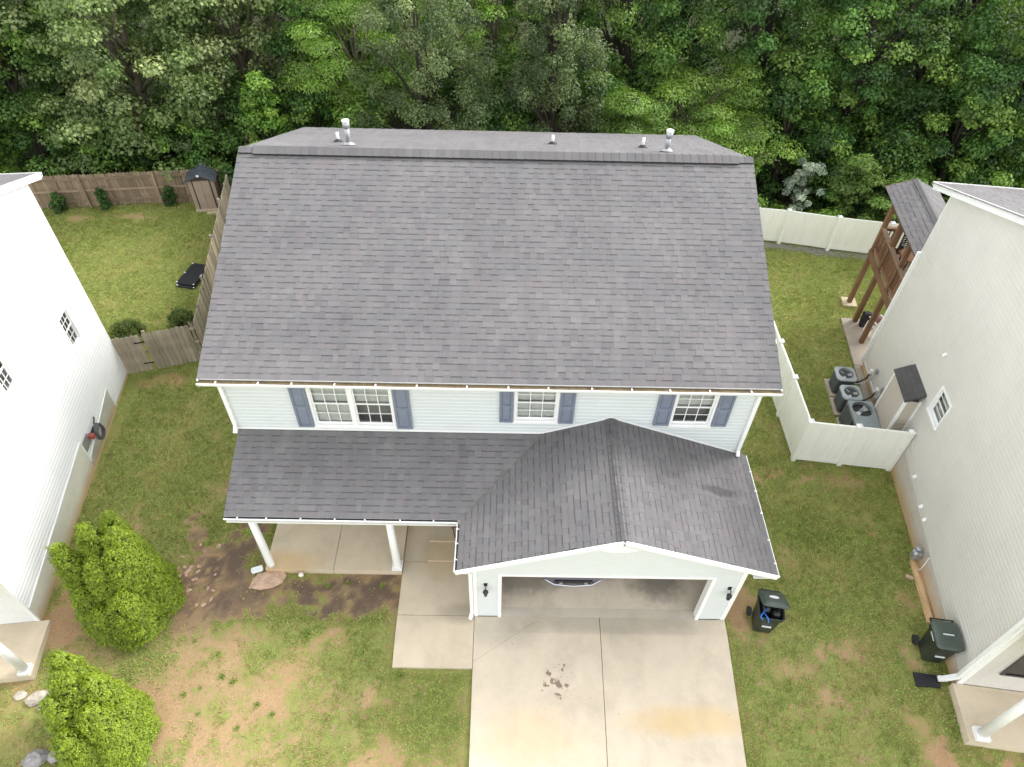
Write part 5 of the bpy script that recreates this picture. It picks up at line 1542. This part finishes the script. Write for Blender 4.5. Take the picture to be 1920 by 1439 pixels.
mb = MB(); mb.loft([circle(.07 * math.sin(a), .07 - .07 * math.cos(a), 14) for a in np.linspace(.1, 3.04, 9)]); o = mb.build('ball', 'ball', None, True); o.location = (-3.74, 1.04, .0); tag(o, 'small cream ball on the mulch in front of the porch', 'ball')
t = thing('plant_stand', 'small dark folding stand on the front step under the roof corner', 'stand', (.28, 2.35, .17), .4)
for s in (-1, 1):
    MB().bar((s * .14, -.16, 0), (s * .14, .16, .5), .025).build('leg', 'door', t); MB().bar((s * .12, .16, 0), (s * .12, -.16, .5), .025).build('leg', 'door', t)
MB().box(-.16, .16, -.17, .17, .5, .53).build('stand_top', 'terracotta', t)

# ------------------------------------------------------------------ plants
def unit(n, rg):
    v = rg.normal(0, 1, (n, 3)); return v / np.linalg.norm(v, axis=1, keepdims=True)
def clump_leaves(C, Rr, per, leaf, asp, pal, rg, flat=.7, upw=.8, outw=.8, jit=.55, axis=None, droop=.35, inner=.35):
    """leaves spread through clumps: C centres, Rr radii"""
    n = len(C); k = n * per
    ci = np.repeat(np.arange(n), per)
    dirs = unit(k, rg)
    rad = rg.random(k) ** .40
    off = dirs * rad[:, None] * Rr[ci][:, None]
    off[:, 2] *= flat
    P = C[ci] + off
    N = np.array([0, 0, upw]) + dirs * outw + rg.normal(0, jit, (k, 3))
    N /= np.linalg.norm(N, axis=1, keepdims=True)
    a = rg.normal(0, 1, (k, 3)) + dirs * .9 - np.array([0, 0, droop])
    D = a - N * np.sum(a * N, 1, keepdims=True)
    pal = np.array(pal)
    base = pal[rg.integers(0, len(pal), n)][ci]
    base = base * 1.15 * rg.uniform(.60, 1.3, n)[ci][:, None] * rg.uniform(.68, 1.32, k)[:, None]
    L = leaf * rg.uniform(.7, 1.3, k)
    return P, D, N, L, L * asp, base
def limb(mb, a, b, r0, r1, rg, n=5, sag=.0, seg=6):
    a = np.array(a); b = np.array(b); pts = []
    for i in range(n + 1):
        t = i / n; p_ = a * (1 - t) + b * t
        p_ = p_ + np.array([rg.normal(0, .06), rg.normal(0, .06), 0]) * np.linalg.norm(b - a) * .3 * math.sin(math.pi * t) + np.array([0, 0, sag * math.sin(math.pi * t)])
        pts.append(tuple(p_))
    mb.tube(pts, [r0 + (r1 - r0) * i / n for i in range(n + 1)], seg)
KINDS = {
 'maple': dict(leaf=.135, asp=.9, pal=[(.165, .230, .078), (.215, .280, .105), (.128, .188, .062), (.28, .335, .14)], flat=.55, per=190, cr=(.38, .80), dens=1.0, jit=.5),
 'dark': dict(leaf=.125, asp=.8, pal=[(.072, .155, .030), (.105, .200, .040), (.046, .104, .024), (.170, .275, .054)], flat=.65, per=180, cr=(.36, .74), dens=1.0, jit=.5),
 'bright': dict(leaf=.12, asp=.85, pal=[(.17, .30, .046), (.22, .35, .06), (.12, .23, .04)], flat=.6, per=150, cr=(.26, .52), dens=1.0, jit=.5),
 'mimosa': dict(leaf=.125, asp=.32, pal=[(.165, .280, .044), (.21, .33, .058), (.125, .215, .036)], flat=.22, per=280, cr=(.5, .95), dens=.85, jit=.28),
 'pear': dict(leaf=.10, asp=.6, pal=[(.098, .138, .050), (.128, .170, .066), (.072, .108, .040), (.18, .22, .095)], flat=.8, per=230, cr=(.3, .62), dens=1.15, jit=.55),
 'silver': dict(leaf=.10, asp=.6, pal=[(.36, .42, .34), (.44, .49, .41), (.28, .35, .27)], flat=.8, per=90, cr=(.14, .24), dens=.7, jit=.6),
 'feather': dict(leaf=.15, asp=.36, pal=[(.15, .25, .055), (.19, .29, .065), (.115, .20, .045)], flat=.4, per=170, cr=(.26, .52), dens=.9, jit=.35),
 'vine': dict(leaf=.07, asp=.9, pal=[(.060, .130, .030), (.080, .155, .038), (.048, .10, .026)], flat=.9, per=60, cr=(.10, .18), dens=1, jit=.6),
 'bush': dict(leaf=.055, asp=.6, pal=[(.105, .150, .028), (.135, .180, .034), (.08, .120, .024)], flat=.9, per=110, cr=(.12, .22), dens=1, jit=.6)}
def tree(name, label, x, y, h, r, zb, kind, seed, shape='round', group=None, lean=(0, 0), nc=None, cat='tree', bark='bark', trunk_r=None):
    K = KINDS[kind]; rg = np.random.default_rng(seed)
    z0 = zg(x, y)
    t = thing(name, label, cat, (x, y, z0 - .05), rg.uniform(0, 6.28), group)
    hc = h - zb
    n = nc or int(K['dens'] * (26 + 5.0 * r * r * .6 + 4.2 * r * hc))
    # crown envelope: radius as a function of relative height
    if shape == 'cone': env = lambda s: (1 - s) ** .75 * .98 + .06
    elif shape == 'flat': env = lambda s: np.clip(.55 + .9 * s - .75 * s ** 3, .2, 1.1)
    else: env = lambda s: np.sqrt(np.clip(1 - (2 * s - .85) ** 2 / 1.45, .04, 1))
    s = rg.random(n) ** .9; a = rg.uniform(0, 2 * np.pi, n)
    lob = 1 + .22 * np.sin(a * 3 + rg.uniform(0, 6)) * np.sin(s * 5 + rg.uniform(0, 6)) + rg.normal(0, .07, n)
    rr = r * env(s) * lob * np.where(rg.random(n) < .72, rg.uniform(.72, 1.0, n), rg.uniform(.15, .75, n))
    C = np.stack([rr * np.cos(a) + lean[0] * s, rr * np.sin(a) + lean[1] * s, zb + s * hc], -1)
    Rc = rg.uniform(*K['cr'], n) * (.75 + .08 * r)
    P, D, N, L, Wd, col = clump_leaves(C, Rc, K['per'], K['leaf'], K['asp'], K['pal'], rg, K['flat'], jit=K['jit'])
    link('crown', leaves_mesh('crown', P, D, N, L, Wd, col, 'leaf'), t)
    mb = MB(); tr = trunk_r or max(.05, .028 * h)
    top = np.array([lean[0] * .8, lean[1] * .8, zb + hc * .8])
    tops = [(0, 0, 0)] + [tuple(top * f + np.array([rg.normal(0, .04 * h * .3), rg.normal(0, .04 * h * .3), 0])) for f in (.25, .5, .75, 1.0)]
    mb.tube(tops, [tr, tr * .85, tr * .65, tr * .42, tr * .15], 9)
    for i in rg.choice(n, min(n, 22), replace=False):
        f = np.clip((C[i, 2] * .55) / top[2], .08, .9); base = np.array([0, 0, 0]) + top * f
        limb(mb, base, C[i], tr * .34, tr * .08, rg, 4, .15)
    mb.build('trunk', bark, t, True)
    return t

G_ = 'trees of the wood behind the houses'
tree('maple_tree', 'tall pale yellow-green maple hanging over the brown board fence', -14.2, 21.6, 10.0, 4.0, .9, 'maple', 1, bark='bark_pale')
tree('maple_tree', 'pale maple behind the shed, its crown reaching towards the main roof', -10.2, 23.4, 9.5, 3.1, 1.5, 'maple', 2, bark='bark_pale')
tree('small_tree', 'small bright green pointed tree between the pale maple and the roof corner', -8.45, 19.7, 5.0, 1.5, .6, 'bright', 3, 'cone')
tree('mimosa_tree', 'fine-leaved bright tree in flat layers left of the grey-green round tree', -4.8, 21.8, 7.2, 3.0, 2.2, 'mimosa', 4, 'flat', bark='bark_pale')
tree('pear_tree', 'dense grey-green rounded tree just behind the roof ridge', -1.9, 19.3, 8.6, 2.9, 1.0, 'pear', 5)
tree('pear_tree', 'tall grey-green cone-shaped tree behind the middle of the roof', 3.1, 19.4, 10.2, 2.7, .8, 'pear', 6, 'cone')
tree('mimosa_tree', 'fine-leaved bright tree deep between the two grey-green trees', .7, 24.0, 8.0, 3.0, 3.5, 'mimosa', 7, 'flat', bark='bark_pale')
tree('mimosa_tree', 'wide fine-leaved flat-topped tree with bare stems beside the roof end', 9.0, 20.4, 5.3, 3.3, 2.9, 'mimosa', 8, 'flat', bark='bark_pale')
tree('mimosa_tree', 'fine-leaved bright tree close behind the right end of the roof', 6.4, 18.6, 5.0, 1.7, 1.2, 'mimosa', 9, 'round', bark='bark_pale')
tree('mimosa_tree', 'low fine-leaved tree leaning out past the right roof corner', 10.6, 18.4, 4.2, 1.6, 2.2, 'mimosa', 10, 'flat', bark='bark_pale')
Q_ = 'dense dark green broadleaf tree deep in the wood behind the front row of trees'
for i, (x, y, h, r, zb, lab) in enumerate([
        (-18.8, 20.6, 8.5, 2.6, .6, 'dark green broadleaf tree between the pale maple and the white house roof'),
        (-22.2, 21.5, 9, 3.0, .8, 'dark green broadleaf tree standing beyond the roof of the white house'),
        (-6.6, 24.2, 9.5, 2.8, .6, 'dark green broadleaf tree behind the small bright pointed tree'),
        (6.4, 24.2, 10, 3.0, .5, 'dark green broadleaf tree right behind the grey-green cone-shaped tree'),
        (12.4, 23.8, 10.5, 3.3, .4, 'tall dark green broadleaf tree behind the flat-topped fine-leaved tree'),
        (15.9, 21.6, 9.5, 2.7, .8, 'dark green broadleaf tree rising behind the silvery sapling'),
        (19.2, 22.6, 10, 3.0, .4, 'tall dark green broadleaf tree rising behind the deck roof'),
        (22.3, 20.4, 9.5, 2.9, .3, 'dark green broadleaf tree behind the ridge of the beige house'),
        (25.6, 22.0, 10, 3.1, .5, 'dark green broadleaf tree beyond the far end of the beige house'),
        (19.5, 18.9, 6.2, 1.9, .2, 'smaller dark broadleaf tree between the deck roof and the beige house eave'),
        (9.3, 26.8, 11, 3.2, .5, Q_), (16.2, 27, 11, 3.3, .5, Q_), (22.6, 26.6, 11, 3.4, .5, Q_), (2.5, 28, 11, 3.2, .5, Q_),
        (-3.5, 28, 11, 3.2, .5, Q_), (-8.6, 28.4, 11, 3.2, .5, Q_), (-14.5, 28, 11, 3.4, .5, Q_), (-20, 26.6, 11, 3.4, .5, Q_), (-25.8, 24.8, 10.5, 3.2, .5, Q_), (29, 24.5, 10.5, 3.2, .5, Q_),
        (13.0, 19.9, 5.2, 1.7, .2, 'low dark broadleaf tree directly behind the silvery sapling'),
        (17.4, 18.9, 3.6, 1.3, .1, 'low dark broadleaf tree behind the feathery shrub by the deck')]):
    tree('broadleaf_tree', lab, x, y, h, r, zb, 'dark', 100 + i, group=G_)
for i, (x, y, h, r) in enumerate([(-17.2, 19.9, 3.0, 1.3), (-15.4, 19.6, 2.4, 1.2), (-12.6, 20.3, 3.2, 1.4), (-11.0, 20.0, 2.6, 1.2), (-6.4, 20.2, 4.2, 1.5), (.6, 18.7, 4.6, 1.4), (5.0, 20.6, 4.8, 1.5), (-4.4, 18.9, 4.2, 1.4),
        (7.4, 22.6, 4.5, 1.7), (14.6, 19.6, 3.4, 1.3), (21.2, 18.3, 4.5, 1.5), (24.0, 19.0, 5.0, 1.7), (11.9, 21.4, 4.5, 1.6), (17.4, 21.0, 4.5, 1.7), (-20.6, 19.3, 3.5, 1.5), (-9.6, 21.6, 3.6, 1.4), (2.2, 22.4, 5.0, 1.7), (-1.0, 22.6, 4.5, 1.6)]):
    tree('understory_shrub', 'dark leafy understory shrub filling the shade between the tree trunks', x, y, h, r, .1, 'dark', 300 + i, group='understory shrubs at the edge of the wood', cat='shrub', trunk_r=.05)
tree('sapling', 'slender silvery-leaved sapling behind the long white fence', 13.45, 17.7, 2.9, .75, .95, 'silver', 30, nc=30, bark='bark_pale', trunk_r=.025)
tree('feathery_shrub', 'feathery green shrub behind the white fence near the deck', 15.7, 17.6, 3.2, 1.35, .2, 'feather', 31, cat='shrub', trunk_r=.05)
tree('feathery_shrub', 'feathery green shrub between the deck roof and the woods', 17.2, 17.0, 2.6, 1.1, .1, 'feather', 32, cat='shrub', trunk_r=.05)
for i, (x, y, h, r) in enumerate([(11.6, 17.3, 1.3, .55), (12.5, 17.1, 1.0, .5), (14.6, 16.9, 1.1, .45), (13.9, 16.8, .9, .4)]):
    tree('low_shrub', 'low light green shrub along the woods side of the long white fence', x, y, h, r, .05, 'bright', 40 + i, group='shrubs behind the long white fence', cat='shrub', nc=16, trunk_r=.03)
for i, (x, y, h, r, lab) in enumerate([(-17.1, 17.45, .85, .24, 'leafy green vine climbing the brown fence near the white house'), (-15.35, 17.72, .95, .15, 'narrow green vine in the middle of the brown fence'), (-12.75, 18.12, .85, .18, 'small green vine on the brown fence next to the shed'), (-10.05, 18.2, 1.9, .30, 'tall green vine growing over the fence beside the shed')]):
    tree('vine', lab, x, y, h, r, .05, 'vine', 50 + i, cat='vine', nc=34 if i < 3 else 60, trunk_r=.015)
tree('garden_bush', 'low round green bush inside the gate by the white house', -11.55, 9.95, .55, .48, .12, 'bush', 60, cat='bush', nc=95, trunk_r=.03)
tree('garden_bush', 'green bush inside the fence corner beside the grey roof', -9.75, 10.45, .75, .42, .12, 'bush', 61, cat='bush', nc=95, trunk_r=.03)

def arborvitae(label, x, y, leaders, seed):
    """leaders: world tip x, y, tip height, base radius; every leader leans out from the shared root"""
    rg = np.random.default_rng(seed)
    z0 = zg(x, y)
    t = thing('arborvitae', label, 'evergreen', (x, y, z0 - .05), 0)
    CC = []; OO = []; RR = []; BB = []
    core = MB()
    for (wx, wy, wz, r) in leaders:
        tx, ty, h = wx - x, wy - y, wz - z0
        bx, by = tx * .80, ty * .80
        n = int(760 * r * h)
        s = 1 - (1 - rg.random(n) * .9995) ** .62; a = rg.uniform(0, 2 * np.pi, n)
        prof = lambda q: (1 - q) ** .62 * np.minimum(1, q * 4 + .66) + .02
        lump = 1 + .07 * np.sin(a * 4 + s * 11 + rg.uniform(0, 6))
        rr = r * prof(s) * lump + rg.normal(0, .035, n)
        CC.append(np.stack([bx + (tx - bx) * s + rr * np.cos(a), by + (ty - by) * s + rr * np.sin(a), .10 + s * (h - .06)], -1))
        OO.append(np.stack([np.cos(a), np.sin(a), np.full(n, .55)], -1)); RR.append(rg.uniform(.05, .095, n) * (1 - .3 * s))
        BB.append(rg.uniform(.66, 1.15, n))
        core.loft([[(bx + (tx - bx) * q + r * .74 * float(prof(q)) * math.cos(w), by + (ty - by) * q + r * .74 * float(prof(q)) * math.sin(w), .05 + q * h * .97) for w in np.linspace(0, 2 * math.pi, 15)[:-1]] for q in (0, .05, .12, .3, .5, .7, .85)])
    core.build('shade_core', 'core', t, True)  # added solid core, coloured dark as the shaded gaps between sprays
    C = np.concatenate(CC); O = np.concatenate(OO); Rr = np.concatenate(RR); B = np.concatenate(BB)
    per = 22; n = len(C); k = n * per; ci = np.repeat(np.arange(n), per)
    dirs = unit(k, rg); P = C[ci] + dirs * (rg.random(k) ** .35 * Rr[ci])[:, None]
    N = O[ci] * .55 + dirs * .35 + np.array([0, 0, .75]) + rg.normal(0, .3, (k, 3)); D = O[ci] * .5 + dirs * .8 + np.array([0, 0, .2])
    D = D - N * (np.sum(N * D, 1) / np.sum(N * N, 1))[:, None]
    col = np.array([.245, .330, .022]) * B[ci][:, None] * rg.uniform(.8, 1.2, (k, 1))
    L = rg.uniform(.032, .062, k)
    link('foliage', leaves_mesh('foliage', P, D, N, L, L * .6, col, 'leaf'), t)
    MB().tube([(0, 0, 0), (0, 0, .8)], [.08, .05], 8).build('trunk', 'bark', t)
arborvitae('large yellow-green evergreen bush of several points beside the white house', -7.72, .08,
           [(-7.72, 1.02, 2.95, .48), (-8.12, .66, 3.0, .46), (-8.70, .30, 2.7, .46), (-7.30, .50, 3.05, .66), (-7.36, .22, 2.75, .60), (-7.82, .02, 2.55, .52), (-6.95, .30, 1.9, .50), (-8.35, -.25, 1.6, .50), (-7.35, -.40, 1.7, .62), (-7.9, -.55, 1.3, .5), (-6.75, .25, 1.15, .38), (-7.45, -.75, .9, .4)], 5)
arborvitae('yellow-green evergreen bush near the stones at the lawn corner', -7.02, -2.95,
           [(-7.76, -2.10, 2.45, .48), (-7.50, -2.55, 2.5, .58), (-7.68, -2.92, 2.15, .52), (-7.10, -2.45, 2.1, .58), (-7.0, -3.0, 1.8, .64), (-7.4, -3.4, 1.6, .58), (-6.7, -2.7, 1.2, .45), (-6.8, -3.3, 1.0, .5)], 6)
